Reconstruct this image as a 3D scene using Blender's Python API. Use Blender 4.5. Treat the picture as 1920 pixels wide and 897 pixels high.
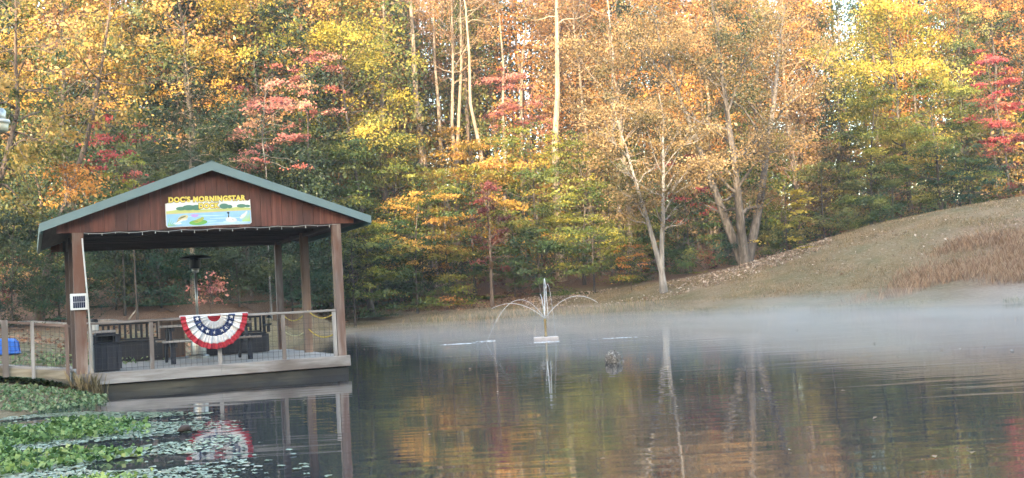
import bpy, math
import numpy as np
from mathutils import Vector, Matrix, Euler
sc = bpy.context.scene
for o in list(bpy.data.objects): bpy.data.objects.remove(o)
R = math.radians
# ------------------------------------------------------------------ camera
F, PITCH, ROLL, EYE = 2161.2, .0500, .0550, 1.313
cp, sp, cr, sr = math.cos(PITCH), math.sin(PITCH), math.cos(ROLL), math.sin(ROLL)
FW = np.array([0, cp, sp]); UP0 = np.array([0, -sp, cp]); RT0 = np.array([1., 0, 0])
CX = RT0*cr - UP0*sr; CY = RT0*sr + UP0*cr
cam = bpy.data.cameras.new('camera'); co = bpy.data.objects.new('camera', cam); sc.collection.objects.link(co)
cam.sensor_width = 36; cam.lens = F/1920*36; cam.clip_start = .1; cam.clip_end = 1500
co.matrix_world = Matrix(((CX[0], CY[0], -FW[0], 0), (CX[1], CY[1], -FW[1], 0), (CX[2], CY[2], -FW[2], EYE), (0, 0, 0, 1)))
sc.camera = co
# ------------------------------------------------------------------ world, sun, exposure
SUN_ELEV, SUN_AZ = R(9), R(8)          # the sun stands low behind the photographer
w = bpy.data.worlds.new('World'); sc.world = w; w.use_nodes = True
nt = w.node_tree; nt.nodes.clear()
sky = nt.nodes.new('ShaderNodeTexSky'); sky.sky_type = 'NISHITA'; sky.sun_disc = False
sky.sun_elevation = SUN_ELEV; sky.sun_rotation = R(180)+SUN_AZ; sky.altitude = 200; sky.air_density = 1.0; sky.dust_density = 1.6; sky.ozone_density = .7
bg = nt.nodes.new('ShaderNodeBackground'); bg.inputs[1].default_value = .15
wo = nt.nodes.new('ShaderNodeOutputWorld'); nt.links.new(sky.outputs[0], bg.inputs[0]); nt.links.new(bg.outputs[0], wo.inputs[0])
sl = bpy.data.lights.new('sun', 'SUN'); sl.energy = 2.3; sl.angle = R(.55); sl.color = (1, .80, .55)
so = bpy.data.objects.new('sun', sl); sc.collection.objects.link(so)
SDIR = Vector((math.sin(SUN_AZ)*math.cos(SUN_ELEV), math.cos(SUN_AZ)*math.cos(SUN_ELEV), -math.sin(SUN_ELEV)))
so.rotation_euler = SDIR.to_track_quat('-Z', 'Y').to_euler(); so.location = (0, -50, 60)
sc.view_settings.view_transform = 'Standard'; sc.view_settings.look = 'None'; sc.view_settings.gamma = 1
sc.view_settings.exposure = 3.15
cy = sc.cycles
cy.use_denoising = True; cy.max_bounces = 6; cy.diffuse_bounces = 2; cy.glossy_bounces = 3; cy.transmission_bounces = 3
cy.transparent_max_bounces = 8; cy.volume_bounces = 0; cy.sample_clamp_indirect = 6; cy.caustics_reflective = False; cy.caustics_refractive = False
cy.use_adaptive_sampling = True; cy.adaptive_threshold = .02

# ------------------------------------------------------------------ helpers
def P(px, py, Y):
    d = (px-960)*CX + (448.5-py)*CY + F*FW
    return np.array([0, 0, EYE]) + d*(Y/d[1])
def PZ(px, py, z=0.):
    d = (px-960)*CX + (448.5-py)*CY + F*FW
    return np.array([0, 0, EYE]) + d*((z-EYE)/d[2])
rng = np.random.default_rng(7)

def link(o, parent=None):
    sc.collection.objects.link(o)
    if parent: o.parent = parent
    return o
def tag(o, label=None, cat=None, group=None, kind=None):
    if label: o['label'] = label
    if cat: o['category'] = cat
    if group: o['group'] = group
    if kind: o['kind'] = kind
    return o
def empty(name, loc, rz=0, label=None, cat=None, group=None):
    o = link(bpy.data.objects.new(name, None)); o.location = loc; o.rotation_euler = (0, 0, rz); o.empty_display_size = .2
    return tag(o, label, cat, group)
def meshobj(name, v, f, mat, parent=None, smooth=False, attrs=None):
    """v (N,3), f (M,k) numpy or list of lists"""
    me = bpy.data.meshes.new(name)
    if isinstance(f, np.ndarray):
        n, k = f.shape; v = np.asarray(v, np.float32)
        me.vertices.add(len(v)); me.vertices.foreach_set('co', v.ravel())
        me.loops.add(n*k); me.loops.foreach_set('vertex_index', f.astype(np.int32).ravel())
        me.polygons.add(n); me.polygons.foreach_set('loop_start', np.arange(0, n*k, k, dtype=np.int32))
        me.polygons.foreach_set('loop_total', np.full(n, k, np.int32))
        if smooth: me.polygons.foreach_set('use_smooth', np.ones(n, bool))
        me.update(calc_edges=True)
    else:
        me.from_pydata([tuple(map(float, q)) for q in v], [], f)
        if smooth:
            for p in me.polygons: p.use_smooth = True
        me.update()
    for an, (dom, arr) in (attrs or {}).items():
        a = me.attributes.new(an, 'FLOAT', dom); a.data.foreach_set('value', np.asarray(arr, np.float32))
    if mat: me.materials.append(mat)
    return link(bpy.data.objects.new(name, me), parent)

class MB:
    def __init__(s): s.v = []; s.f = []
    def add(s, v, f):
        n = len(s.v); s.v += [tuple(map(float, q)) for q in v]; s.f += [[i+n for i in q] for q in f]; return s
    def box(s, x0, x1, y0, y1, z0, z1, c=.006):
        """box with small chamfered vertical/long edges"""
        c = min(c, .2*min(x1-x0, y1-y0, z1-z0))
        v = []; 
        for z, i in ((z0, c), (z0+c, 0), (z1-c, 0), (z1, c)):
            a, b, d, e = x0+i, x1-i, y0+i, y1-i
            v += [(a, d, z), (b, d, z), (b, e, z), (a, e, z)]
        f = [[3, 2, 1, 0], [12, 13, 14, 15]]
        for k in range(3):
            for j in range(4): f.append([4*k+j, 4*k+(j+1) % 4, 4*k+4+(j+1) % 4, 4*k+4+j])
        return s.add(v, f)
    def beam(s, p0, p1, w, h, up=(0, 0, 1)):
        p0, p1 = Vector(p0), Vector(p1); t = (p1-p0).normalized(); up = Vector(up)
        a = t.cross(up).normalized()*(w/2); b = a.cross(t).normalized()*(h/2)
        v = [p+q for p in (p0, p1) for q in (-a-b, a-b, a+b, b-a)]
        return s.add(v, [[0, 1, 2, 3], [7, 6, 5, 4], [4, 5, 1, 0], [5, 6, 2, 1], [6, 7, 3, 2], [7, 4, 0, 3]])
    def tube(s, pts, r, n=8, caps=True):
        pts = [Vector(p) for p in pts]; rs = r if hasattr(r, '__len__') else [r]*len(pts); base = len(s.v); v = []
        for i, p in enumerate(pts):
            t = (pts[min(i+1, len(pts)-1)]-pts[max(i-1, 0)]).normalized()
            ref = Vector((1, 0, 0)) if abs(t.x) < .8 else Vector((0, 1, 0))
            a = t.cross(ref).normalized(); b = t.cross(a)
            v += [p+(a*math.cos(k*2*math.pi/n)+b*math.sin(k*2*math.pi/n))*rs[i] for k in range(n)]
        f = [[i*n+k, i*n+(k+1) % n, (i+1)*n+(k+1) % n, (i+1)*n+k] for i in range(len(pts)-1) for k in range(n)]
        if caps: f += [list(range(n))[::-1], [(len(pts)-1)*n+k for k in range(n)]]
        return s.add(v, f)
    def lathe(s, prof, n=20, c=(0, 0, 0)):
        v = [(c[0]+r*math.cos(k*2*math.pi/n), c[1]+r*math.sin(k*2*math.pi/n), c[2]+z) for r, z in prof for k in range(n)]
        f = [[i*n+k, i*n+(k+1) % n, (i+1)*n+(k+1) % n, (i+1)*n+k] for i in range(len(prof)-1) for k in range(n)]
        f += [list(range(n))[::-1], [(len(prof)-1)*n+k for k in range(n)]]
        return s.add(v, f)
    def prism(s, poly, y0, y1):
        """polygon in (x,z), extruded along y"""
        n = len(poly)
        v = [(x, y0, z) for x, z in poly]+[(x, y1, z) for x, z in poly]
        f = [list(range(n)), [n+i for i in range(n)][::-1]]+[[i, n+i, n+(i+1) % n, (i+1) % n] for i in range(n)]
        return s.add(v, f)
    def build(s, name, mat, parent=None, smooth=False): return meshobj(name, s.v, s.f, mat, parent, smooth)

def tubes_np(paths, rad, sides):
    t = np.gradient(paths, axis=1); t /= np.linalg.norm(t, axis=2, keepdims=True)+1e-9
    ref = np.where(np.abs(t[..., 2:3]) > .8, np.array([1., 0, 0]), np.array([0, 0, 1.]))
    u = np.cross(t, ref); u /= np.linalg.norm(u, axis=2, keepdims=True)+1e-9; v = np.cross(t, u)
    a = np.arange(sides)*2*np.pi/sides
    V = paths[:, :, None]+rad[:, :, None, None]*(np.cos(a)[None, None, :, None]*u[:, :, None]+np.sin(a)[None, None, :, None]*v[:, :, None])
    n, k, s = V.shape[:3]
    I = np.arange(n*k*s).reshape(n, k, s); J = np.roll(I, -1, axis=2)
    Q = np.stack([I[:, :-1], J[:, :-1], J[:, 1:], I[:, 1:]], -1).reshape(-1, 4)
    return V.reshape(-1, 3), Q
def merge(parts):
    V = []; Q = []; n = 0
    for v, q in parts: V.append(v); Q.append(q+n); n += len(v)
    return np.concatenate(V), np.concatenate(Q)
def leaves_np(c, size, up, rs, aspect=.55, droop=0., base=None):
    """rhombic folded leaves at centres c; up = how far the blades lie flat"""
    n = len(c); nr = rs.normal(size=(n, 3))*np.array([1, 1, .6]); nr[:, 2] += up*np.sign(rs.random(n)-.08)
    if base is not None: nr = nr*.55+base
    nr /= np.linalg.norm(nr, axis=1, keepdims=True)
    ax = rs.normal(size=(n, 3)); ax[:, 2] -= droop; ax -= nr*(ax*nr).sum(1, keepdims=True); ax /= np.linalg.norm(ax, axis=1, keepdims=True)+1e-9
    b = np.cross(nr, ax); s = (size*(.5+.55*rs.random(n)+.6*rs.random(n)**5))[:, None]
    V = np.stack([c-ax*s*.5, c+b*s*.5*aspect+ax*s*.05+nr*s*.12, c+ax*s*.5, c-b*s*.5*aspect+ax*s*.05+nr*s*.12], 1).reshape(-1, 3)
    return V, np.arange(4*n).reshape(n, 4)

# ------------------------------------------------------------------ materials
def newmat(name):
    m = bpy.data.materials.new(name); m.use_nodes = True; return m, m.node_tree, m.node_tree.nodes['Principled BSDF']
def ramp(nt, fac, cols, pos=None, interp='LINEAR'):
    r = nt.nodes.new('ShaderNodeValToRGB'); r.color_ramp.interpolation = interp; e = r.color_ramp.elements
    while len(e) < len(cols): e.new(.5)
    for i, c in enumerate(cols):
        e[i].position = pos[i] if pos else i/(len(cols)-1); e[i].color = (*c, 1)
    nt.links.new(fac, r.inputs[0]); return r.outputs[0]
def noise(nt, scale, detail=4, vec=None, rough=.55, dist=0):
    n = nt.nodes.new('ShaderNodeTexNoise'); n.inputs['Scale'].default_value = scale; n.inputs['Detail'].default_value = detail
    n.inputs['Roughness'].default_value = rough; n.inputs['Distortion'].default_value = dist
    if vec: nt.links.new(vec, n.inputs['Vector'])
    return n.outputs['Fac']
def coord(nt, which='Object', scale=None):
    t = nt.nodes.new('ShaderNodeTexCoord').outputs[which]
    if scale is not None:
        m = nt.nodes.new('ShaderNodeMapping'); m.inputs['Scale'].default_value = scale; nt.links.new(t, m.inputs[0]); t = m.outputs[0]
    return t
def mixc(nt, fac, a, b):
    m = nt.nodes.new('ShaderNodeMix'); m.data_type = 'RGBA'
    for s, x in ((0, fac), (6, a), (7, b)):
        if isinstance(x, (int, float)): m.inputs[s].default_value = x
        elif isinstance(x, tuple): m.inputs[s].default_value = (*x, 1)
        else: nt.links.new(x, m.inputs[s])
    return m.outputs[2]
def bump(nt, bsdf, h, strength=.3, dist=.02):
    b = nt.nodes.new('ShaderNodeBump'); b.inputs['Strength'].default_value = strength; b.inputs['Distance'].default_value = dist
    nt.links.new(h, b.inputs['Height']); nt.links.new(b.outputs[0], bsdf.inputs['Normal'])
def plain(name, col, rough=.5, metal=0., var=.12, scale=6.):
    m, t, b = newmat(name)
    f = noise(t, scale, 5, coord(t))
    c = ramp(t, f, [tuple(x*(1-var*1.6) for x in col), tuple(min(1, x*(1+var)) for x in col)], [.3, .7])
    t.links.new(c, b.inputs['Base Color']); b.inputs['Roughness'].default_value = rough; b.inputs['Metallic'].default_value = metal
    return m
def wood(name, cols, axis, rough=.8, scale=9., stretch=.06, blotch=None):
    m, t, b = newmat(name)
    s = [scale]*3; s['xyz'.index(axis)] = scale*stretch
    g = noise(t, 1., 6, coord(t, 'Object', s), .65, .6)
    c = ramp(t, g, cols, [.25+.5*i/(len(cols)-1) for i in range(len(cols))])
    if blotch:
        s2 = [2.5]*3; s2['xyz'.index(axis)] = .7
        k = ramp(t, noise(t, 1., 4, coord(t, 'Object', s2)), [(0, 0, 0), (1, 1, 1)], [.45, .62])
        c = mixc(t, k, c, blotch)
    t.links.new(c, b.inputs['Base Color']); b.inputs['Roughness'].default_value = rough
    bump(t, b, g, .35, .01); return m
def leafmat(name, cols, trans=.28):
    m = bpy.data.materials.new(name); m.use_nodes = True; t = m.node_tree; t.nodes.clear()
    a = t.nodes.new('ShaderNodeAttribute'); a.attribute_name = 'tint'
    c = ramp(t, a.outputs['Fac'], cols)
    d = t.nodes.new('ShaderNodeBsdfDiffuse'); tr = t.nodes.new('ShaderNodeBsdfTranslucent'); g = t.nodes.new('ShaderNodeBsdfGlossy'); g.inputs['Roughness'].default_value = .45
    g.inputs['Color'].default_value = (.6, .6, .6, 1)
    t.links.new(c, d.inputs[0]); t.links.new(c, tr.inputs[0])
    m1 = t.nodes.new('ShaderNodeMixShader'); m1.inputs[0].default_value = trans; m2 = t.nodes.new('ShaderNodeMixShader'); m2.inputs[0].default_value = .04
    t.links.new(d.outputs[0], m1.inputs[1]); t.links.new(tr.outputs[0], m1.inputs[2]); t.links.new(m1.outputs[0], m2.inputs[1]); t.links.new(g.outputs[0], m2.inputs[2])
    o = t.nodes.new('ShaderNodeOutputMaterial'); t.links.new(m2.outputs[0], o.inputs[0]); return m
def barkmat(name, cols):
    m, t, b = newmat(name)
    g = noise(t, 1., 6, coord(t, 'Object', (7, 7, 1.1)), .65, .4)
    k = ramp(t, noise(t, 1., 4, coord(t, 'Object', (2.5, 2.5, .8)), .6), [(0, 0, 0), (.75, .75, .75)], [.45, .62])
    t.links.new(mixc(t, k, ramp(t, g, cols, [.3+.4*i/(len(cols)-1) for i in range(len(cols))]), tuple(.5*x for x in cols[1])), b.inputs['Base Color']); b.inputs['Roughness'].default_value = .9
    bump(t, b, g, .6, .04); return m
LEAF = {
 'gold': leafmat('gold_leaf', [(.11, .12, .03), (.28, .19, .035), (.45, .255, .045), (.54, .33, .07), (.42, .17, .05)]),
 'goldgreen': leafmat('gold_green_leaf', [(.04, .06, .022), (.10, .115, .035), (.25, .20, .05), (.50, .32, .09), (.56, .30, .13)]),
 'yellow': leafmat('yellow_leaf', [(.09, .12, .025), (.26, .235, .04), (.43, .325, .045), (.55, .41, .075)]),
 'lime': leafmat('lime_leaf', [(.035, .065, .02), (.11, .145, .03), (.24, .245, .04), (.45, .36, .06)]),
 'olive': leafmat('olive_leaf', [(.035, .055, .02), (.08, .11, .03), (.17, .17, .045), (.34, .26, .07)]),
 'green': leafmat('green_leaf', [(.022, .048, .022), (.05, .09, .03), (.10, .15, .04), (.26, .25, .05)]),
 'deep': leafmat('deep_green_leaf', [(.018, .042, .025), (.03, .075, .04), (.055, .11, .05), (.09, .13, .05)]),
 'conifer': leafmat('conifer_needle', [(.016, .030, .018), (.03, .05, .025), (.05, .075, .035), (.10, .11, .045)], .12),
 'red': leafmat('red_leaf', [(.14, .02, .025), (.34, .045, .055), (.52, .11, .10), (.5, .2, .10)]),
 'pink': leafmat('pink_red_leaf', [(.22, .06, .05), (.46, .15, .12), (.56, .25, .19), (.52, .32, .14)]),
 'crimson': leafmat('crimson_leaf', [(.06, .028, .024), (.15, .045, .045), (.25, .07, .06), (.20, .14, .06)]),
 'orange': leafmat('orange_leaf', [(.20, .09, .03), (.46, .18, .045), (.60, .28, .06), (.60, .38, .09)]),
 'tan': leafmat('tan_leaf', [(.05, .058, .024), (.145, .11, .043), (.29, .19, .08), (.42, .285, .135)]),
 'bronze': leafmat('bronze_leaf', [(.09, .06, .03), (.24, .13, .06), (.40, .22, .09), (.50, .32, .14)]),
}
BARK = {
 'dark': barkmat('dark_bark', [(.03, .025, .02), (.075, .06, .05), (.13, .11, .09)]),
 'pale': barkmat('pale_bark', [(.11, .095, .085), (.27, .245, .22), (.42, .39, .355)]),
 'tan': barkmat('tan_bark', [(.14, .105, .075), (.30, .23, .165), (.43, .34, .25)]),
 'ash': barkmat('ash_bark', [(.20, .18, .165), (.42, .39, .36), (.58, .55, .51)]),
 'grey': barkmat('grey_bark', [(.036, .031, .027), (.12, .103, .09), (.24, .21, .185)]),
 'brown': barkmat('brown_bark', [(.06, .045, .035), (.14, .10, .075), (.22, .17, .13)]),
}

# ------------------------------------------------------------------ terrain
ctl = []
def c3(p, z=None): ctl.append((p[0], p[1], p[2] if z is None else z))
SHORE = [(650, 619), (720, 616), (800, 613), (900, 606), (1000, 601), (1150, 593), (1300, 588), (1500, 582), (1700, 576), (1920, 569), (2200, 556)]
for q in SHORE:
    s = PZ(*q); c3(s); c3(s*.9, -.5); c3(s*.72, -1.0)
LSH = [(-80, 830), (0, 790), (100, 763), (200, 727)]
for q in LSH: c3(PZ(*q))
for x, y in ((-6.0, 24.5), (-7.2, 28), (-8.6, 34), (-10.2, 44), (-10.4, 55)): c3((x, y, 0))
for x, y in ((-4.6, 24.), (-4.5, 30), (-5.5, 40), (-6.5, 54)): c3((x, y, -.6))
# far bank: wood edge under the trees (pixel, pixel, distance)
EDGE = [(560, 573, 68), (650, 566, 74), (720, 563, 76), (800, 560, 76), (921, 550, 76), (1000, 543, 75), (1100, 537, 73), (1244, 526, 70), (1330, 512, 70), (1400, 492, 71), (1500, 464, 72), (1600, 432, 73), (1700, 410, 73.5), (1800, 389, 74), (1920, 370, 74.5), (2100, 340, 76)]
for q in EDGE: c3(P(*q))
for q in [(1000, 570, 68), (1150, 560, 66), (1300, 549, 63), (1500, 520, 61), (1700, 480, 61), (1900, 440, 60), (2100, 420, 60)]: c3(P(*q))
for q in [(1640, 555, 55), (1750, 545, 52), (1900, 535, 50)]: c3(P(*q))
for q in EDGE[:9]: p = P(*q); c3((p[0]*1.13, p[1]*1.13, p[2]+1.0)); c3((p[0]*1.4, p[1]*1.4, p[2]+3))
for q in EDGE[9:]: p = P(*q); c3((p[0]*1.09, p[1]*1.10, p[2]-.9)); c3((p[0]*1.5, p[1]*1.5, p[2]-.5))
# left bank behind the dock
for q in [(560, 574, 56), (480, 580, 52), (400, 581, 49), (300, 590, 47), (200, 598, 45), (80, 604, 43), (-80, 610, 42), (-300, 615, 40)]: c3(P(*q))
for q in [(50, 645, 31), (-100, 650, 29), (100, 684, 25.5), (-40, 700, 23), (60, 722, 20), (-60, 745, 17.5)]: c3(P(*q))
for x, y, z in ((-14, 62, 2.0), (-24, 60, 3.5), (-34, 40, 3.5), (-22, 20, 1.2), (-40, 80, 7), (-80, 60, 8), (-80, 120, 14), (0, 130, 15), (80, 130, 11), (95, 60, 8), (70, 20, 3), (-12, 8, .5), (-9, 3, .4), (0, 0, -.1), (12, 0, .2), (30, 5, .3), (0, 9, -.6), (12, 12, -.9), (25, 20, -1), (32, 34, -.6),
                (-10, -20, 2), (20, -20, 2), (-40, -40, 7), (0, -45, 7.5), (40, -45, 8), (80, -40, 9), (-80, -40, 9), (0, -75, 14), (70, -75, 15), (-70, -75, 14), (0, -140, 14), (120, -100, 14), (-120, -100, 14), (140, 140, 12), (-140, 140, 16), (140, 20, 10), (-140, 20, 10), (0, 200, 12)):
    c3((x, y, z))
CT = np.array(ctl)
def kern(d2): return np.sqrt(d2+4.)
n_ = len(CT); K = kern(((CT[:, None, :2]-CT[None, :, :2])**2).sum(-1))+np.eye(n_)*.0
A_ = np.zeros((n_+3, n_+3)); A_[:n_, :n_] = K-.12*np.eye(n_); A_[:n_, n_] = 1; A_[:n_, n_+1:] = CT[:, :2]; A_[n_:, :n_] = A_[:n_, n_:].T
sol = np.linalg.solve(A_, np.concatenate([CT[:, 2], np.zeros(3)]))
def TZ(x, y):
    x = np.atleast_1d(np.asarray(x, float)); y = np.atleast_1d(np.asarray(y, float)); out = np.empty(len(x))
    for i in range(0, len(x), 20000):
        q = np.stack([x[i:i+20000], y[i:i+20000]], 1)
        out[i:i+20000] = kern(((q[:, None]-CT[None, :, :2])**2).sum(-1)) @ sol[:n_]+sol[n_]+q@sol[n_+1:]
    return out
def TZ1(x, y): return float(TZ(x, y)[0])
ex = np.array([P(*q)[:2] for q in EDGE]); lx = np.array([P(*q)[:2] for q in [(-300, 615, 40), (-80, 610, 42), (80, 604, 43), (200, 598, 45), (300, 590, 47), (400, 581, 49), (480, 580, 52), (560, 574, 56)]])
wl = np.concatenate([[[-45, 36]], lx, ex, [[60, 80]]])          # the edge of the wood, left to right
def wood_dist(x, y):   # metres inside (+) or outside (-) the wood, roughly
    return y-np.interp(x, wl[:, 0], wl[:, 1])
xs = np.concatenate([np.arange(-150, -46, 4.), np.arange(-46, 62, .7), np.arange(62, 151, 4.)])
ys = np.concatenate([np.arange(-150, 8, 4.), np.arange(8, 92, .7), np.arange(92, 201, 4.)])
gx, gy = np.meshgrid(xs, ys); gz = TZ(gx.ravel(), gy.ravel())
gz = gz+.05*np.sin(gx.ravel()*1.3+2*np.sin(gy.ravel()*.7))*np.sin(gy.ravel()*1.1)*np.clip(gz, 0, 1)
I = np.arange(len(gz)).reshape(gx.shape)
q = np.stack([I[:-1, :-1], I[:-1, 1:], I[1:, 1:], I[1:, :-1]], -1).reshape(-1, 4)
lit = np.clip(.5+(wood_dist(gx.ravel(), gy.ravel())+np.where(gx.ravel() < 2, 3., 0.))/7., 0, 1); brn = np.clip((gx.ravel()-np.interp(gy.ravel(), [40, 50, 62, 75], [14, 17, 22, 28]))/4., 0, 1)*(gy.ravel() < 64)
m, t, b = newmat('ground_cover')
at = t.nodes.new('ShaderNodeAttribute'); at.attribute_name = 'litter'; at2 = t.nodes.new('ShaderNodeAttribute'); at2.attribute_name = 'dry'
ob = coord(t)
n1 = noise(t, .35, 5, ob); n2 = noise(t, 5., 6, ob, .7); n3 = noise(t, 28., 3, ob, .7)
grass = ramp(t, n1, [(.16, .135, .065), (.25, .185, .105), (.32, .225, .14)], [.35, .5, .65])
grass = mixc(t, ramp(t, n2, [(0, 0, 0), (1, 1, 1)], [.5, .72]), grass, (.40, .33, .24))
grass = mixc(t, ramp(t, n3, [(0, 0, 0), (.6, .6, .6)], [.42, .6]), grass, (.13, .12, .065))
leaf = ramp(t, n3, [(.06, .038, .026), (.17, .095, .06), (.29, .18, .115), (.42, .31, .22)], [.3, .47, .6, .75])
md = t.nodes.new('ShaderNodeMath'); md.operation = 'MULTIPLY_ADD'; t.links.new(n2, md.inputs[0]); md.inputs[1].default_value = .8; t.links.new(at.outputs['Fac'], md.inputs[2])
c = mixc(t, ramp(t, md.outputs[0], [(0, 0, 0), (1, 1, 1)], [.62, 1.0]), grass, leaf)
c = mixc(t, at2.outputs['Fac'], c, ramp(t, n2, [(.16, .10, .07), (.29, .20, .14), (.36, .28, .19)], [.3, .5, .7]))
t.links.new(c, b.inputs['Base Color']); b.inputs['Roughness'].default_value = .95; b.inputs['Specular IOR Level'].default_value = .15
bump(t, b, n3, .8, .06)
tag(meshobj('ground', np.stack([gx.ravel(), gy.ravel(), gz], 1), q, m, None, True, {'litter': ('POINT', lit), 'dry': ('POINT', brn)}), kind='structure')

# ------------------------------------------------------------------ water
m, t, b = newmat('pond_water')
b.inputs['Base Color'].default_value = (.042, .043, .048, 1); b.inputs['Roughness'].default_value = .035; b.inputs['IOR'].default_value = 1.45; b.inputs['Specular IOR Level'].default_value = .6
geo = t.nodes.new('ShaderNodeNewGeometry').outputs['Position']
def posmap(sc_):
    mp = t.nodes.new('ShaderNodeMapping'); mp.inputs['Scale'].default_value = sc_; t.links.new(geo, mp.inputs[0]); return mp.outputs[0]
r1 = noise(t, 1., 1, posmap((.55, 3.6, 1)), .5, .3); r2 = noise(t, 1., 2, posmap((.25, 1.3, 1)), .5, .2); r3 = noise(t, 1., 2, posmap((.06, .10, 1)))
calm = ramp(t, r3, [(.25, .25, .25), (1, 1, 1)], [.38, .62])
ma = t.nodes.new('ShaderNodeMath'); ma.operation = 'MULTIPLY_ADD'; t.links.new(r2, ma.inputs[0]); ma.inputs[1].default_value = 2.2; t.links.new(r1, ma.inputs[2])
mm = t.nodes.new('ShaderNodeMath'); mm.operation = 'MULTIPLY'; t.links.new(ma.outputs[0], mm.inputs[0]); t.links.new(calm, mm.inputs[1])
bump(t, b, mm.outputs[0], .20, .018)
WX, WY = np.meshgrid(np.linspace(-30, 75, 30), np.linspace(-12, 75, 30)); I = np.arange(900).reshape(30, 30)
tag(meshobj('water', np.stack([WX.ravel(), WY.ravel(), WX.ravel()*0], 1), np.stack([I[:-1, :-1], I[:-1, 1:], I[1:, 1:], I[1:, :-1]], -1).reshape(-1, 4), m), kind='structure')

# ------------------------------------------------------------------ haze and the mist on the pond
def volume(name, dens, col=(.86, .86, .92), aniso=.2, wisp=False):
    m = bpy.data.materials.new(name); m.use_nodes = True; t = m.node_tree; t.nodes.clear()
    v = t.nodes.new('ShaderNodeVolumePrincipled'); v.inputs['Density'].default_value = dens; v.inputs['Color'].default_value = (*col, 1); v.inputs['Anisotropy'].default_value = aniso
    if wisp:
        n = noise(t, 1., 3, coord(t, 'Object', (.16, .10, 1.1)), .6, .6); k = ramp(t, n, [(0, 0, 0), (1, 1, 1)], [.44, .68])
        mu = t.nodes.new('ShaderNodeMath'); mu.operation = 'MULTIPLY'; t.links.new(k, mu.inputs[0]); mu.inputs[1].default_value = dens; t.links.new(mu.outputs[0], v.inputs['Density'])
    o = t.nodes.new('ShaderNodeOutputMaterial'); t.links.new(v.outputs[0], o.inputs['Volume']); return m
HAZE = .0006
if HAZE:
    tag(MB().box(-160, 160, -160, 210, -4, 75).build('haze', volume('haze_air', HAZE)), kind='stuff')
def slab(name, poly, z0, z1, dens, wisp=False):
    n = len(poly); v = [(x, y, z) for z in (z0, z1) for x, y in poly]
    f = [list(range(n))[::-1], [n+i for i in range(n)]]+[[i, (i+1) % n, n+(i+1) % n, n+i] for i in range(n)]
    tag(meshobj(name, v, f, volume(name, dens, (1., .90, .83), .2, wisp)), 'thin pale morning mist lying low over the pond', None, None, 'stuff')
slab('mist', [(-1.5, 26), (2, 20), (12, 14), (40, 11), (44, 46), (24, 58), (0, 66), (-10, 70), (-10.5, 56), (-6, 44)], .02, .22, .035)
slab('mist.001', [(-2, 38), (6, 26), (13, 17), (40, 13), (44, 44), (24, 54), (4, 62), (-6, 66), (-7, 56)], .025, .80, .026, True)
slab('mist.003', [(-3, 26), (-1, 17), (4, 12), (30, 12), (34, 40), (0, 46), (-5, 40)], .035, .55, .026, True)
slab('mist.002', [(6, 42), (9, 26), (13, 16), (42, 12), (44, 43), (24, 51), (12, 55)], .03, .18, .009)

# ------------------------------------------------------------------ trees
ST = {   # limbs, profile, elevation low/high, spray size h/v (share of radius), leaf size, up, droop, density, branch tubes
 'round':   dict(nl=32, prof='round', e0=8, e1=62, sh=.105, sv=.06, ls=.23, up=.9, dr=.25, dens=1.5),
 'layer':   dict(nl=30, prof='layer', e0=2, e1=50, sh=.125, sv=.024, ls=.22, up=1.7, dr=.30, dens=1.5),
 'column':  dict(nl=34, prof='column', e0=20, e1=65, sh=.22, sv=.08, ls=.21, up=1.0, dr=.3, dens=1.4),
 'conifer': dict(nl=60, prof='cone', e0=-8, e1=28, sh=.10, sv=.022, ls=.20, up=1.5, dr=.22, dens=1.25, asp=.25),
 'cedar':   dict(nl=46, prof='column', e0=10, e1=55, sh=.16, sv=.07, ls=.20, up=.8, dr=.25, dens=1.8, asp=.35),
 'bigleaf': dict(nl=34, prof='round', e0=-5, e1=55, sh=.085, sv=.075, ls=.26, up=.5, dr=.55, dens=1.25, asp=.6, kper=60),
 'sparse':  dict(nl=38, prof='round', e0=25, e1=72, sh=.10, sv=.05, ls=.19, up=.8, dr=.15, dens=.62),
 'pole':    dict(nl=16, prof='round', e0=15, e1=60, sh=.12, sv=.06, ls=.22, up=.8, dr=.2, dens=.7),
 'shrub':   dict(nl=26, prof='shrub', e0=15, e1=70, sh=.16, sv=.09, ls=.17, up=.8, dr=.15, dens=1.6),
}
def prof(kind, t):
    if kind == 'cone': return np.clip(1.02-t, .06, 1)**.85
    if kind == 'column': return np.clip(np.sin(np.pi*(.22+.74*t)), .12, 1)**.6
    if kind == 'layer': return np.clip(np.sin(np.pi*(.30+.66*t)), .12, 1)**.8
    if kind == 'shrub': return np.clip(np.sin(np.pi*(.35+.6*t)), .2, 1)
    return np.clip(np.sin(np.pi*(.17+.78*t)), .14, 1)**.75
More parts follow.
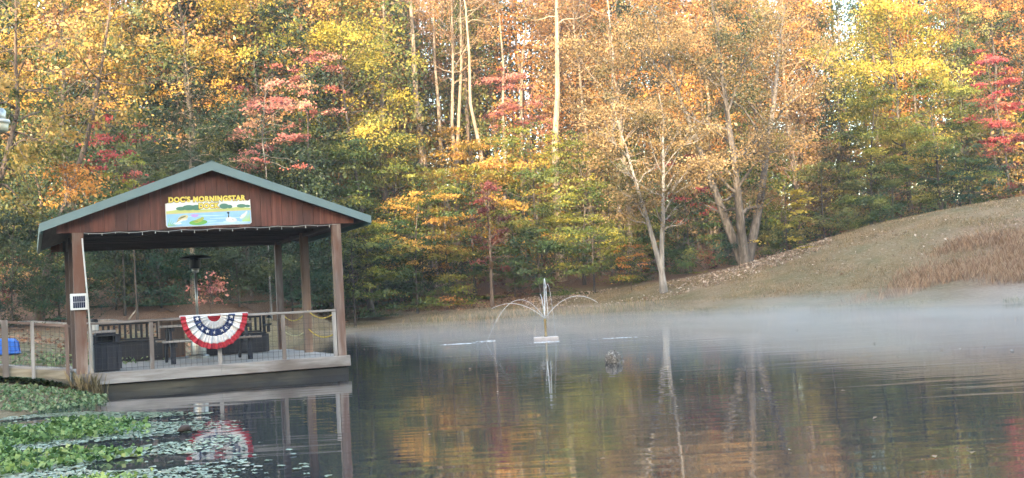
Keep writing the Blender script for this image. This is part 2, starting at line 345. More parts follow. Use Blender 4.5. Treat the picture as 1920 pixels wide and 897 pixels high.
def tree(name, label, px, Y, top, bot, wpx, pal, style, bark='dark', dia=None, stems=1, lean=0., seed=0, trunk_px=None, dens=1., limbpx=None, group=None, cat='tree', spread=.8, tubes=None, base=None, fork=.03):
    rs = np.random.default_rng(seed+int(px*7+top)); S = ST[style]
    mid = P(px, .5*(max(top, -30)+bot), Y); x = mid[0]
    if trunk_px is not None: x0 = P(*trunk_px, Y)[0]
    else: x0 = x
    zt = P(px, top, Y)[2]; zb = P(px, bot, Y)[2]; Rr = wpx*Y/F/2; g = TZ1(x0, Y) if base is None else base
    H = zt-g; cb = min(max(zb-g, .03*H), .9*H); off = np.array([x-x0, 0.])
    r0 = (dia or (.05*H**.85*.5))/2
    root = empty(name, (x0, Y, g), 0, label, cat, group)
    # stems
    tt = np.linspace(0, 1, 9); paths = []; rads = []
    for k in range(stems):
        a = rs.random()*6.28+k*6.28/stems
        sway = np.cumsum(rs.normal(size=(9, 2))*.012*H, axis=0)*tt[:, None]
        if stems > 1:
            sp_ = spread*Rr*(.35+.3*rs.random()); o2 = np.array([math.cos(a), .6*math.sin(a)])*sp_
            xy = o2*(np.clip((tt[:, None]-fork)/(1-fork), 0, 1)**.85)+off*tt[:, None]**1.2+sway*.6
            hh = H*(.8+.2*rs.random())
        else: xy = off*np.sin(tt*np.pi/2)[:, None]**1.5+sway+np.array([lean*H, 0])*(tt[:, None]-tt[:, None]**2)*2; hh = H*.97
        paths.append(np.c_[xy, -.25+tt*(hh+.25)]); fl = 1+.5*np.exp(-tt*16)
        rads.append(r0*(1-.86*tt)*fl*(1 if stems == 1 else .75))
    paths = np.array(paths); rads = np.array(rads)
    # limbs
    nl = int(S['nl']*(1 if limbpx is None else limbpx)); lo = cb/H
    lt = lo+(1-lo)*(np.arange(nl)+rs.random(nl))/nl*.97; t01 = (lt-lo)/(1-lo)
    si = rs.integers(0, stems, nl); fi = lt*8; i0 = np.clip(fi.astype(int), 0, 7); fr = (fi-i0)[:, None]
    st = paths[si, i0]*(1-fr)+paths[si, i0+1]*fr
    az = np.arange(nl)*2.39996+rs.normal(size=nl)*.4; el = np.radians(S['e0']+(S['e1']-S['e0'])*t01+rs.normal(size=nl)*9)
    L = Rr*prof(S['prof'], t01)*(.78+.5*rs.random(nl))/np.maximum(np.cos(el), .55)
    L = np.minimum(L, (H-st[:, 2])/np.maximum(np.sin(el), .05)*.98+.1)
    if stems > 1: L *= .75
    s5 = np.linspace(0, 1, 6)
    dirh = np.stack([np.cos(az), np.sin(az)], 1)
    def limb(s, idx):
        l = L[idx]; e = el[idx]
        return np.stack([st[idx, 0]+dirh[idx, 0]*np.cos(e)*l*s, st[idx, 1]+dirh[idx, 1]*np.cos(e)*l*s, st[idx, 2]+np.sin(e)*l*s-S['dr']*l*s*s*.8+.06*l*np.sin(s*7+idx)], -1)
    lp = np.stack([limb(np.full(nl, s), np.arange(nl)) for s in s5], 1)
    rad_st = r0*(1-.86*lt)*(1 if stems == 1 else .75)
    lr = np.maximum(rad_st*.5, .012)[:, None]*(1-.85*s5)[None]
    parts = [tubes_np(paths, rads, 9), tubes_np(lp, lr, 5)]
    if style in ('sparse', 'pole', 'bigleaf') or tubes:    # visible secondary branches
        nb = nl*5; bi = rs.integers(0, nl, nb); bs = .25+.7*rs.random(nb); b0 = limb(bs, bi)
        ba = az[bi]+rs.choice([-1, 1], nb)*(.5+.5*rs.random(nb)); bl = L[bi]*(.2+.35*rs.random(nb))*(1.1-bs*.6); be = el[bi]*.7+rs.random(nb)*.5
        bd = np.stack([np.cos(ba)*np.cos(be), np.sin(ba)*np.cos(be), np.sin(be)], 1)
        u = np.linspace(0, 1, 4)
        bp = b0[:, None]+bd[:, None]*(bl[:, None]*u)[..., None]+np.array([0, 0, -1])*(S['dr']*.5*bl[:, None]*u**2)[..., None]
        parts.append(tubes_np(bp, np.maximum(lr[bi, 2], .012)[:, None]*.55*(1-.7*u)[None], 4))
    v, q = merge(parts); meshobj('trunk', v, q, BARK[bark], root, True)
    # leaves in sprays along the limbs
    ls = .74*S['ls']*(.7+.3*Y/75) ; area = .3*ls*ls*(S.get('asp', .55)/.55)
    n = int(np.clip(1.55*S['dens']*dens*2*Rr*max(zt-zb, .5)*.8/area, 160, 60000))
    if top < -40: n = int(n*.8)
    kper = int(np.clip(n//26, 8, S.get('kper', 80))); ns = max(6, n//kper)
    wgt = L**1.5+.05; li = rs.choice(nl, ns, p=wgt/wgt.sum()); s = .28+.76*rs.random(ns)**.75
    c0 = limb(s, li); wd = L[li]*.42*np.clip(1.15-s, .12, .7)
    lat = rs.normal(size=ns)*wd; c0[:, 0] += -dirh[li, 1]*lat; c0[:, 1] += dirh[li, 0]*lat; c0[:, 2] += rs.normal(size=ns)*.04*Rr-np.abs(lat)*S['dr']*.5
    sz = (.7+.6*rs.random(ns))
    si2 = np.repeat(np.arange(ns), kper); rr = rs.normal(size=(len(si2), 3))
    dh = dirh[li[si2]]; rr = rr*(.45+.75*rs.random(len(rr)))[:, None]; al = rr[:, :1]*1.25*dh+rr[:, 1:2]*.8*np.stack([-dh[:, 1], dh[:, 0]], 1)
    hs = (S['sh']*Rr*sz[si2]+.06); vs = S['sv']*Rr*sz[si2]+.03
    c = c0[si2].copy(); c[:, :2] += al*hs[:, None]; c[:, 2] += rr[:, 2]*vs-np.hypot(al[:, 0], al[:, 1])*hs*S['dr']*.6
    c[:, 2] = np.maximum(c[:, 2], .15)
    bn = rs.normal(size=(ns, 3))*.55+np.c_[dirh[li]*.35, np.full(ns, .35)]; bn[:, 1] -= .25
    V, Q = leaves_np(c, ls, S['up'], rs, S.get('asp', .55), .6 if style == 'bigleaf' else .2, bn[si2])
    ltint = rs.random(nl); tint = np.clip(.5+.55*(ltint[li[si2]]-.5)+.55*(rs.random(ns)[si2]-.5)+.18*(rs.random(len(si2))-.5), 0, 1)
    meshobj('crown', V, Q, LEAF[pal], root, False, {'tint': ('FACE', tint)})
    return root
GB = 'autumn trees in the wood behind the pond'
# name, label, px, Y, top, bot, width, palette, style, extras
TREES = [
 # --- left, beyond the dock walkway
 ('broadleaf_tree', 'big-leaved gold and green tree with clusters hanging above the walkway at the left edge', 50, 38, -70, 330, 250, 'goldgreen', 'bigleaf', dict(bark='brown', dia=.3, trunk_px=(-60, 600))),
 ('broadleaf_tree', 'big-leaved golden tree with a grey bare branch slanting through it above the red tree', 215, 43, -90, 215, 290, 'goldgreen', 'bigleaf', dict(bark='brown', dia=.3, trunk_px=(70, 590), seed=3)),
 ('sapling', 'small orange leaved sapling just left of the pavilion roof edge', 150, 41, 300, 425, 125, 'orange', 'column', dict(dia=.07, dens=.9)),
 ('maple_tree', 'small crimson maple in the shade above the left slope of the roof', 222, 46, 205, 335, 120, 'red', 'layer', dict(dia=.10, dens=.8)),
 ('broadleaf_tree', 'pale green and cream leaved small tree touching the left slope of the roof', 250, 43, 290, 420, 120, 'lime', 'layer', dict(dia=.10, dens=.7)),
 ('pine_tree', 'dark pine with a bare reddish trunk and layered boughs behind the roof ridge', 350, 50, 90, 400, 280, 'conifer', 'conifer', dict(bark='tan', dia=.24, dens=.8)),
 ('cedar_tree', 'dark cedar at the left edge behind the walkway fence', 20, 41, 400, 612, 150, 'conifer', 'cedar', dict()),
 ('cedar_tree', 'dark cedar between the left edge and the front left post', 108, 43, 395, 600, 150, 'deep', 'cedar', dict(seed=1)),
 ('cedar_tree', 'grey green cedar seen under the roof beside the front left post', 215, 47, 400, 592, 150, 'conifer', 'cedar', dict(seed=2)),
 ('cedar_tree', 'dark cedar seen under the roof just left of the patio heater', 300, 48, 380, 590, 150, 'deep', 'cedar', dict(seed=3)),
 ('cedar_tree', 'grey green cedar seen under the roof right of the bunting', 445, 51, 400, 575, 170, 'conifer', 'cedar', dict(seed=4)),
 ('cedar_tree', 'bluish green cedar seen between the two right rear posts', 545, 56, 420, 572, 130, 'deep', 'cedar', dict(seed=5)),
 ('cedar_tree', 'tall dark cedar rising behind the left slope of the roof', 265, 54, 200, 560, 150, 'conifer', 'cedar', dict(seed=6, dens=.8)),
 ('sapling', 'small salmon pink sapling seen under the roof right of the patio heater', 392, 46, 512, 566, 52, 'pink', 'column', dict(dia=.03, dens=1.0)),
 ('oak_tree', 'tall golden oak filling the top left corner behind the big-leaved trees', 120, 56, -110, 200, 300, 'gold', 'round', dict(dia=.45)),
 ('oak_tree', 'tall golden oak rising above the dark pine', 350, 60, -100, 180, 260, 'gold', 'round', dict(dia=.45)),
 ('maple_tree', 'tall yellow maple at the top between the pine and the pink red maple', 480, 63, -90, 130, 230, 'yellow', 'round', dict(dia=.4)),
 ('maple_tree', 'pink red maple high behind the right slope of the roof', 560, 60, 85, 210, 150, 'pink', 'layer', dict(dia=.22, dens=.6)),
 ('maple_tree', 'slender orange red tree with a thin pale trunk above the roof ridge', 492, 54, 140, 300, 140, 'pink', 'layer', dict(bark='pale', dia=.10, dens=.75)),
 ('broadleaf_tree', 'olive green tree directly behind the roof ridge', 450, 57, 250, 420, 180, 'olive', 'round', dict(dia=.2)),
 ('broadleaf_tree', 'olive tree with reddish tips behind the right slope of the roof', 570, 61, 215, 420, 180, 'olive', 'layer', dict(dia=.2)),
 ('maple_tree', 'large bright yellow maple above the right eave of the roof', 675, 68, 40, 260, 240, 'yellow', 'round', dict(dia=.34)),
 ('maple_tree', 'tall yellow maple at the top edge behind the bright yellow maple', 625, 76, -60, 120, 220, 'gold', 'round', dict(dia=.36)),
 # --- centre
 ('beech_tree', 'green beech with layered boughs beside the right eave', 635, 66, 260, 575, 210, 'green', 'layer', dict(dia=.2)),
 ('beech_tree', 'green and gold beech behind the yellow-tipped small tree', 735, 74, 235, 470, 230, 'lime', 'layer', dict(dia=.24)),
 ('beech_tree', 'dark green beech low down between the right corner post and the fountain', 700, 71, 360, 552, 200, 'green', 'layer', dict(dia=.16)),
 ('broadleaf_tree', 'small yellow and orange tipped tree low right of the right eave', 775, 69, 350, 525, 180, 'gold', 'layer', dict(dia=.14, dens=.8)),
 ('broadleaf_tree', 'yellow green small tree next to the right corner post', 660, 64, 405, 556, 170, 'lime', 'layer', dict(dia=.14)),
 ('beech_tree', 'dark green beech left of the narrow crimson sapling', 835, 73, 330, 548, 180, 'green', 'layer', dict(dia=.16)),
 ('sapling', 'narrow crimson leaved sapling with a bare grey trunk left of the fountain', 916, 69, 335, 512, 62, 'crimson', 'column', dict(bark='brown', dia=.24, trunk_px=(921, 548), dens=1.0)),
 ('tall_tree', 'tall straight sunlit trunk with few leaves, leftmost of the bare trunks', 783, 84, -190, 20, 210, 'bronze', 'pole', dict(bark='tan', dia=.74, dens=.6)),
 ('tall_tree', 'tall sunlit tree forking into several stems behind the thin pale trunk', 838, 90, -130, 120, 230, 'bronze', 'sparse', dict(bark='tan', dia=.62, stems=3, spread=.6, trunk_px=(842, 250))),
 ('tall_tree', 'thin pale straight trunk between the forked trunk and the thick pale trunk', 896, 80, -170, 40, 150, 'tan', 'pole', dict(bark='tan', dia=.38, dens=.5)),
 ('tall_tree', 'thick pale straight trunk rising in front of the pink red tree', 1022, 79, -190, 40, 230, 'tan', 'pole', dict(bark='tan', dia=.66, dens=.6)),
 ('tall_tree', 'distant sunlit trunk between the thin and the thick pale trunks', 955, 96, -140, 60, 170, 'bronze', 'pole', dict(bark='tan', dia=.46, dens=.6)),
 ('tall_tree', 'distant slim trunk close behind the thin pale trunk', 925, 92, -120, 40, 140, 'tan', 'pole', dict(bark='tan', dia=.38, dens=.6)),
 ('tall_tree', 'slim bare trunk at the top right of the thick pale trunk', 1140, 90, -140, 90, 180, 'bronze', 'pole', dict(bark='pale', dia=.34, dens=.7)),
 ('tall_tree', 'tall bronze tree above the yellow maple and left of the bare trunks', 720, 92, -100, 150, 160, 'bronze', 'sparse', dict(bark='tan', dia=.4)),
 ('maple_tree', 'pink red maple standing behind the thick pale trunk', 1000, 85, 120, 235, 125, 'pink', 'layer', dict(dia=.16, dens=1.1)),
 ('beech_tree', 'golden green beech at the foot of the thin pale trunk', 880, 77, 255, 440, 200, 'gold', 'layer', dict(dia=.2)),
 ('beech_tree', 'golden green beech at the foot of the thick pale trunk', 1000, 77, 220, 430, 220, 'lime', 'layer', dict(dia=.22)),
 ('beech_tree', 'olive gold beech between the thick pale trunk and the forked grey trunk', 1085, 74, 240, 450, 190, 'lime', 'layer', dict(dia=.2, seed=4)),
 ('broadleaf_tree', 'yellow bush-like tree behind the narrow crimson sapling', 800, 82, 200, 400, 160, 'gold', 'layer', dict(dia=.2)),
 ('beech_tree', 'low green beech with drooping boughs directly behind the fountain jet', 1010, 70, 420, 535, 210, 'green', 'layer', dict(dia=.14)),
 ('beech_tree', 'low green and yellow beech just right of the fountain jet', 1110, 69, 395, 512, 190, 'lime', 'layer', dict(dia=.14, seed=2)),
 ('beech_tree', 'low green beech hanging over the bank close to the right corner post', 690, 68, 450, 566, 170, 'green', 'layer', dict(dia=.1)),
 ('beech_tree', 'low yellow green beech hanging over the bank below the yellow and orange tipped tree', 795, 71, 450, 556, 190, 'lime', 'layer', dict(dia=.1)),
 ('beech_tree', 'low dull green beech between the narrow crimson sapling and the fountain jet', 962, 72, 420, 545, 150, 'olive', 'layer', dict(dia=.1)),
 ('beech_tree', 'dull green and yellow beech behind the low beech right of the fountain jet', 1140, 74, 330, 470, 190, 'lime', 'layer', dict(dia=.14, seed=5)),
 ('sapling', 'low orange red sapling beside the foot of the forked grey trunk', 1180, 68, 455, 510, 80, 'orange', 'layer', dict(dia=.04, dens=.7)),
 ('oak_tree', 'large bronze and tan oak with drooping limbs at the top centre', 1165, 80, 40, 300, 280, 'tan', 'round', dict(bark='tan', dia=.42, dens=.8, tubes=1)),
 ('oak_tree', 'tall tan oak at the top edge behind the large bronze oak', 1085, 92, -110, 130, 210, 'bronze', 'sparse', dict(bark='tan', dia=.42)),
 ('forked_tree', 'thinly leaved gold and tan tree on a pale grey trunk forked low above the bank', 1200, 65, 170, 430, 250, 'tan', 'sparse', dict(bark='pale', dia=.48, stems=2, spread=.7, fork=.16, trunk_px=(1244, 526), dens=2.8)),
 ('multi_stem_tree', 'big tree of several leaning thick stems with pale limbs fanning up', 1370, 70, -30, 400, 350, 'tan', 'sparse', dict(bark='grey', dia=.78, stems=3, spread=1.5, fork=0., trunk_px=(1396, 470), dens=1.9)),
 ('beech_tree', 'dark green beech between the forked grey trunk and the thick leaning stems', 1290, 73, 360, 490, 170, 'green', 'layer', dict(dia=.16)),
 ('maple_tree', 'dark red maple behind the forked grey trunk', 1275, 78, 290, 400, 120, 'red', 'layer', dict(dia=.14, dens=.7)),
 ('sapling', 'small bright yellow tree at the foot of the thick leaning stems', 1472, 70, 350, 478, 110, 'yellow', 'layer', dict(dia=.07, dens=.8)),
 ('oak_tree', 'tall orange oak at the top between the fanning limbs and the dark pine', 1480, 92, -80, 170, 200, 'orange', 'sparse', dict(bark='tan', dia=.42, dens=1.2)),
 ('oak_tree', 'tall orange bronze oak at the top behind the fanning limbs', 1320, 94, -90, 130, 240, 'bronze', 'round', dict(bark='tan', dia=.42)),
 ('broadleaf_tree', 'grey brown half bare tree between the fanning limbs and the yellow green tree', 1490, 78, 160, 420, 170, 'bronze', 'sparse', dict(bark='brown', dia=.24, dens=1.2)),
 ('pine_tree', 'dark tall pine with sky showing through beside the yellow green tree', 1560, 90, -20, 330, 110, 'conifer', 'conifer', dict(bark='dark', dia=.3, dens=.55)),
 # --- right, behind the rise
 ('maple_tree', 'tall yellow green maple, the largest tree above the grassy rise', 1690, 80, -10, 300, 250, 'yellow', 'round', dict(dia=.4)),
 ('maple_tree', 'olive green maple in front of the left side of the tall yellow green maple', 1625, 77, 170, 410, 170, 'lime', 'layer', dict(dia=.24)),
 ('maple_tree', 'yellow green maple in front of the right side of the tall yellow green maple', 1755, 78, 130, 360, 190, 'lime', 'layer', dict(dia=.26)),
 ('broadleaf_tree', 'dull olive tree low above the start of the grassy rise', 1540, 75, 300, 455, 140, 'olive', 'layer', dict(dia=.16)),
 ('broadleaf_tree', 'mid green tree low above the middle of the grassy rise', 1670, 76, 300, 425, 190, 'olive', 'layer', dict(dia=.18, seed=2)),
 ('beech_tree', 'dark bluish green beech with wide flat boughs above the right end of the rise', 1815, 78, 265, 400, 180, 'deep', 'layer', dict(dia=.2)),
 ('maple_tree', 'bright red maple near the right edge above the rise', 1878, 84, 70, 275, 100, 'red', 'layer', dict(dia=.2)),
 ('oak_tree', 'orange topped tall oak in the top right corner', 1855, 93, -70, 120, 190, 'orange', 'round', dict(dia=.4, dens=.8)),
 ('oak_tree', 'tall golden olive oak between the yellow green maple and the orange topped oak', 1780, 92, -60, 180, 150, 'olive', 'round', dict(dia=.4)),
 ('maple_tree', 'dusky crimson tree at the right edge standing on the rise', 1925, 80, 220, 400, 110, 'crimson', 'layer', dict(dia=.2, dens=.7)),
 ('pine_tree', 'dark pine at the right edge behind the red maple', 1930, 90, 20, 350, 130, 'conifer', 'conifer', dict(dia=.3, dens=.7)),
]
for i, (nm, lb, px, Y, top, bot, wd, pal, sty, ex_) in enumerate(TREES):
    tree(nm, lb, px, Y, top, bot, wd, pal, sty, group=GB, **ex_)
SHR = [
 ('grey green rounded shrub at the left start of the grassy rise', 1590, 71.5, 395, 440, 80, 'olive'),
 ('leafy green shrub against the wood half way up the rise', 1650, 72.5, 368, 425, 85, 'green'),
 ('dark shrub right of the thick leaning stems', 1440, 71.5, 425, 482, 60, 'olive'),
 ('low green shrub left of the foot of the forked grey trunk', 1180, 71, 490, 532, 80, 'green'),
 ('small dark shrub at the foot of the thick leaning stems', 1365, 70.5, 455, 492, 60, 'deep'),
 ('dark green shrub right of the forked grey trunk', 1285, 71, 465, 515, 80, 'green'),
 ('low dark shrub below the small yellow tipped tree', 780, 77, 515, 560, 90, 'deep'),
]
for lb, px, Y, top, bot, wd, pal in SHR:
    tree('shrub', lb, px, Y, top, bot, wd, pal, 'shrub', dia=.04, group='shrubs along the edge of the wood', cat='shrub')

# the far wood behind them, one mass
def woods(name, label, pts, seed, pals, ls, kk):
    rs = np.random.default_rng(seed); root = None; tr = []; groups = {p: [] for p in pals}
    for (x, y, h, r, lo) in pts:
        g = TZ1(x, y); pal = pals[rs.integers(len(pals))]; n = int(kk*r*h*(1-lo)); k = max(6, n//24)
        t01 = rs.random(k); a = rs.random(k)*6.283; rr = r*prof('round', t01)*rs.random(k)**.4
        c = np.stack([x+rr*np.cos(a), y+rr*np.sin(a), g+h*(lo+(1-lo)*t01)], 1)
        c = np.repeat(c, 24, 0)+rs.normal(size=(k*24, 3))*np.array([.16, .16, .09])*r
        groups[pal].append((c, np.clip(.5+.5*(np.repeat(rs.random(k), 24)-.5)+.5*(rs.random(k*24)-.5), 0, 1)))
        u = np.linspace(0, 1, 5); sw = np.cumsum(rs.normal(size=(5, 2)), 0)*.25
        tr.append((np.c_[x+sw[:, 0], y+sw[:, 1], g-.3+u*h*.95], .018*h*(1-.8*u)*.7))
    v, q = tubes_np(np.array([a for a, _ in tr]), np.array([b for _, b in tr]), 6)
    root = meshobj(name, v, q, BARK['brown'], None, True); tag(root, label, None, None, 'stuff')
    for p, L in groups.items():
        if L:
            c = np.concatenate([a for a, _ in L]); V, Q = leaves_np(c, ls, .7, rs)
            tag(meshobj('foliage', V, Q, LEAF[p], root, False, {'tint': ('FACE', np.concatenate([b for _, b in L]))}), kind='stuff')
    return root
rs = np.random.default_rng(11); pts = []
for Y in (97, 103, 110, 118, 126, 134):
    for px in np.arange(330, 2050, 62):
        px = px+rs.normal()*22
        if 1535 < px < 1600 and rs.random() < .75: continue
        if 925 < px < 990 and rs.random() < .5: continue
        top = rs.uniform(-90, 20)
        p = P(px, top, Y); h = p[2]-TZ1(p[0], Y); pts.append((p[0], Y+rs.normal()*2, h, rs.uniform(2.2, 3.6), rs.uniform(.08, .4)))
for Y in (64, 70, 78):
    for px in np.arange(-120, 720, 48):
        px = px+rs.normal()*25; p = P(px, rs.uniform(-120, 20), Y+ (12 if px > 520 else 0)); pts.append((p[0], p[1], p[2]-TZ1(p[0], p[1]), rs.uniform(2.2, 3.4), rs.uniform(.05, .3)))
woods('woods', 'brown and bronze wood seen in the gaps between the nearer trees', pts, 5, ['bronze', 'orange', 'olive', 'conifer', 'bronze', 'conifer'], .30, 95)
pts = []
for Y in (90, 96, 104, 112):
    for px in np.arange(520, 2020, 46):
        px = px+rs.normal()*16
        if 1780 < px < 1850 and rs.random() < .6: continue
        p = P(px, 350, Y); pts.append((p[0], Y+rs.normal()*1.5, rs.uniform(6.5, 10.5), rs.uniform(1.8, 2.8), .03))
woods('thicket', 'younger trees filling the middle depth of the wood', pts, 15, ['bronze', 'olive', 'green', 'gold', 'tan', 'lime'], .32, 75)
pts = []
for Y in (57, 62, 68):
    for px in np.arange(-170, 600, 46):
        px = px+rs.normal()*14; p = P(px, rs.uniform(150, 340), Y); pts.append((p[0], Y+rs.normal(), p[2]-TZ1(p[0], p[1]), rs.uniform(1.8, 2.6), .02))
woods('thicket', 'dark evergreen and olive trees behind the nearer trees on the left', pts, 16, ['conifer', 'deep', 'conifer', 'conifer', 'olive'], .17, 190)
# low dark growth under the edge of the wood
pts = []
for px in np.arange(-60, 1960, 26):
    px = px+rs.normal()*12
    if px < 570: e = [(-300, 40), (-80, 42), (80, 43), (200, 45), (300, 47), (400, 49), (480, 52), (570, 57)]
    else: e = [(570, 66), (650, 74), (800, 76), (1000, 75), (1244, 71), (1400, 71), (1600, 75), (1920, 77)]
    for k in range(3):
        Y = np.interp(px, [a for a, _ in e], [b for _, b in e])+2.5+k*2.5+rs.random()*2; p = P(px+rs.normal()*10, 560, Y)
        pts.append((p[0], Y, rs.uniform(.8, 2.6), rs.uniform(.7, 1.3), .15))
woods('undergrowth', 'dark low undergrowth of saplings and brush along the edge of the wood', pts, 6, ['deep', 'olive', 'conifer', 'bronze', 'crimson', 'green'], .17, 130)
# wooded hill behind the photographer: it keeps the low sun off the pond and the lower trees
pts = []
for x in np.arange(-110, 111, 5.0):
    for k in range(3):
        xx = x+rs.normal()*2; y = -62-k*7+rs.normal()*2
        top = np.interp(xx, [-60, -34, -28, -22, -15, -8, -3, 6, 20], [21, 22, 25.5, 27, 26, 27.5, 29.5, 33.5, 35])+rs.normal()*1.5
        pts.append((xx, y, top-TZ1(xx, y), rs.uniform(3.2, 4.6), .02))
woods('forest', 'wooded hillside behind the photographer', pts, 8, ['bronze', 'olive', 'gold'], .9, 26)

# ------------------------------------------------------------------ the dock pavilion
YAW, W, D, ZD, HB = .3985, 4.70, 5.71, .361, 2.5
r_ = np.array([math.cos(YAW), math.sin(YAW), 0]); d_ = np.array([-math.sin(YAW), math.cos(YAW), 0]); ORG = np.array([-3.41, 22.35, 0])-W/2*r_
def fac(px, py, b=0.):
    v = (px-960)*CX+(448.5-py)*CY+F*FW; e = np.array([0, 0, EYE]); p = e+v*(((ORG+b*d_-e)@d_)/(v@d_))-ORG
    return float(p@r_), float(p[2])
def loc(x, y, z=0.): return tuple(ORG+x*r_+y*d_+np.array([0, 0, z]))
WOOD = {}
for ax in 'xyz':
    WOOD['grey'+ax] = wood('weathered_grey_wood_'+ax, [(.13, .115, .105), (.35, .325, .30), (.56, .53, .50)], ax, blotch=(.17, .14, .12))
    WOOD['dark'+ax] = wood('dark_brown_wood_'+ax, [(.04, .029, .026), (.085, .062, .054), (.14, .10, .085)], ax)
    WOOD['post'+ax] = wood('weathered_post_wood_'+ax, [(.10, .072, .06), (.22, .16, .132), (.44, .38, .33)], ax, blotch=(.15, .072, .046))
WOOD['rust'] = wood('orange_brown_post_wood', [(.10, .06, .045), (.20, .12, .08), (.34, .25, .19)], 'z', blotch=(.2, .15, .125))
WOOD['red'] = wood('red_brown_stained_board', [(.06, .023, .017), (.15, .053, .036), (.26, .12, .085)], 'z', .75, 12, .035, (.075, .031, .023))
WOOD['moss'] = wood('mossy_wet_wood', [(.022, .02, .017), (.07, .066, .048), (.16, .15, .105)], 'x', .5, blotch=(.03, .028, .025))
WOOD['plankx'] = wood('deck_plank_wood', [(.20, .19, .18), (.34, .325, .31), (.47, .45, .43)], 'x', .75)
WOOD['tanx'] = wood('tan_plank_wood', [(.22, .18, .13), (.38, .32, .23), (.5, .44, .34)], 'x', .8, blotch=(.12, .10, .06))
teal = plain('teal_painted_metal', (.165, .235, .235), .42, .0, .06, 2.5)
teal_dk = plain('dark_teal_roof_metal', (.06, .12, .115), .45, .1, .08, 2)
wire = plain('galvanised_wire', (.07, .07, .07), .5, .4)
white = plain('white_paint', (.72, .72, .70), .5)
black = plain('black_plastic', (.016, .017, .022), .5, 0, .2)
navy = plain('dark_resin', (.020, .023, .034), .55, 0, .15)
steel = plain('brushed_steel', (.42, .42, .40), .35, .8)
PAV = empty('dock_pavilion', tuple(ORG), YAW, 'open-sided brown pavilion with a teal-edged gable roof standing on a dock over the pond', 'pavilion')
# deck and substructure
mb = MB(); y = -.12
while y < D+.1: mb.box(-W/2-.1, W/2+.1, y, y+.138, ZD-.038, ZD+rng.normal()*.0015); y += .145
mb.build('deck', WOOD['plankx'], PAV)
FB = .2
for x0, x1 in ((-W/2-.12, .045), (.049, W/2+.12)): MB().box(x0, x1, -.165, -.122, ZD-FB, ZD+.004).build('fascia_board', WOOD['greyx'], PAV)
MB().box(W/2+.102, W/2+.145, -.12, D+.1, ZD-FB, ZD).build('fascia_board', WOOD['greyy'], PAV)
MB().box(-W/2-.145, -W/2-.102, -.12, D+.1, ZD-FB, ZD).build('fascia_board', WOOD['greyy'], PAV)
MB().box(-W/2-.02, W/2+.1, -.09, -.03, -.05, ZD-FB-.012).build('lower_beam', WOOD['moss'], PAV)
MB().box(W/2+.02, W/2+.098, -.03, D, -.05, ZD-FB-.012).build('lower_beam', WOOD['moss'], PAV)
# posts
for xi, yi, mt, s in ((-1, 0, 'postz', .19), (1, 0, 'postz', .16), (-1, .5, 'darkz', .15), (1, .5, 'rust', .16), (-1, 1, 'darkz', .15), (1, 1, 'postz', .15)):
    x = xi*W/2; yy = yi*D; h = s/2
    MB().box(x-h, x+h, yy-h, yy+h, -.7, ZD+HB+.12, .012).build('post', WOOD[mt] if mt != 'rust' else WOOD['rust'], PAV)
# beams, joists and ceiling
zb = ZD+HB
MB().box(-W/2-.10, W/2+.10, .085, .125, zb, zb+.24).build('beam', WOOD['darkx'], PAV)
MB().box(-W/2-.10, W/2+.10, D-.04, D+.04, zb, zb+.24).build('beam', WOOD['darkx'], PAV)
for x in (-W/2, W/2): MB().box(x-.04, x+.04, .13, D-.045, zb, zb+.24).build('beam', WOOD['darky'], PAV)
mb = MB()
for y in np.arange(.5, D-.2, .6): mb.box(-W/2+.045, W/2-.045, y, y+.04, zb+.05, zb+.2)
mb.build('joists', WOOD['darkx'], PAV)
# gable walls
def gable(y0, y1, mt, nm):
    mb = MB(); bw = .2; x = -2.70; slope = (3.94-2.88)/2.93
    while x < 2.70:
        x1 = min(x+bw-.006, 2.74); zt = lambda q: 3.99-abs(q)*slope-.02
        zlo = lambda q: 2.868+(q+2.7)*.009
        poly = [(x, zlo(x)), (x1, zlo(x1)), (x1, max(zt(x1), zlo(x1)+.012))]
        if x < 0 < x1: poly.append((0, zt(0)))
        poly.append((x, max(zt(x), zlo(x)+.012)))
        mb.prism(poly, y0+rng.random()*.003, y1); x += bw
    mb.build(nm, mt, PAV)
gable(-.105, -.085, WOOD['red'], 'gable_wall'); gable(D+.06, D+.08, WOOD['red'], 'gable_wall')
# roof
YF, YB = -.30, D+.35; AP = 4.10; ET = 3.02; XE = 2.96; TH = .05
for s in (-1, 1):
    a, e = (0, AP), (s*XE, ET)
    poly = [(a[0], a[1]), (e[0], e[1]), (e[0], e[1]-TH), (a[0], a[1]-TH)]
    rp = MB().prism(poly if s < 0 else poly[::-1], YF+.03, YB-.03).build('roof_panel', teal_dk, PAV)
    mb = MB(); n = Vector((s*(AP-ET), 0, XE)).normalized()
    for y in np.arange(YF+.2, YB-.1, .23): mb.beam((s*.03, y, AP+.0+.006), (s*(XE-.01), y, ET+.006), .03, .02, (0, 1, 0))
    mb.build('rib', teal_dk, rp)
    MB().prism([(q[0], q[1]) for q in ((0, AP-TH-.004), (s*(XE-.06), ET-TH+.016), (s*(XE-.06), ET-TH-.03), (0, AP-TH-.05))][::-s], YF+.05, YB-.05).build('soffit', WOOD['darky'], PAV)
    for yy in (YF-.02, YB-.02):
        MB().prism([(0, AP+.012), (s*(XE+.02), ET+.012), (s*(XE+.02), ET-.135), (0, AP-.155)][::-s], yy, yy+.045).build('fascia_trim', teal, PAV)
    MB().prism([(s*(XE-.03), ET-.006), (s*(XE+.022), ET-.006), (s*(XE+.022), ET-.16), (s*(XE-.03), ET-.16)][::-s], YF+.03, YB-.03).build('eave_board', teal_dk, PAV)
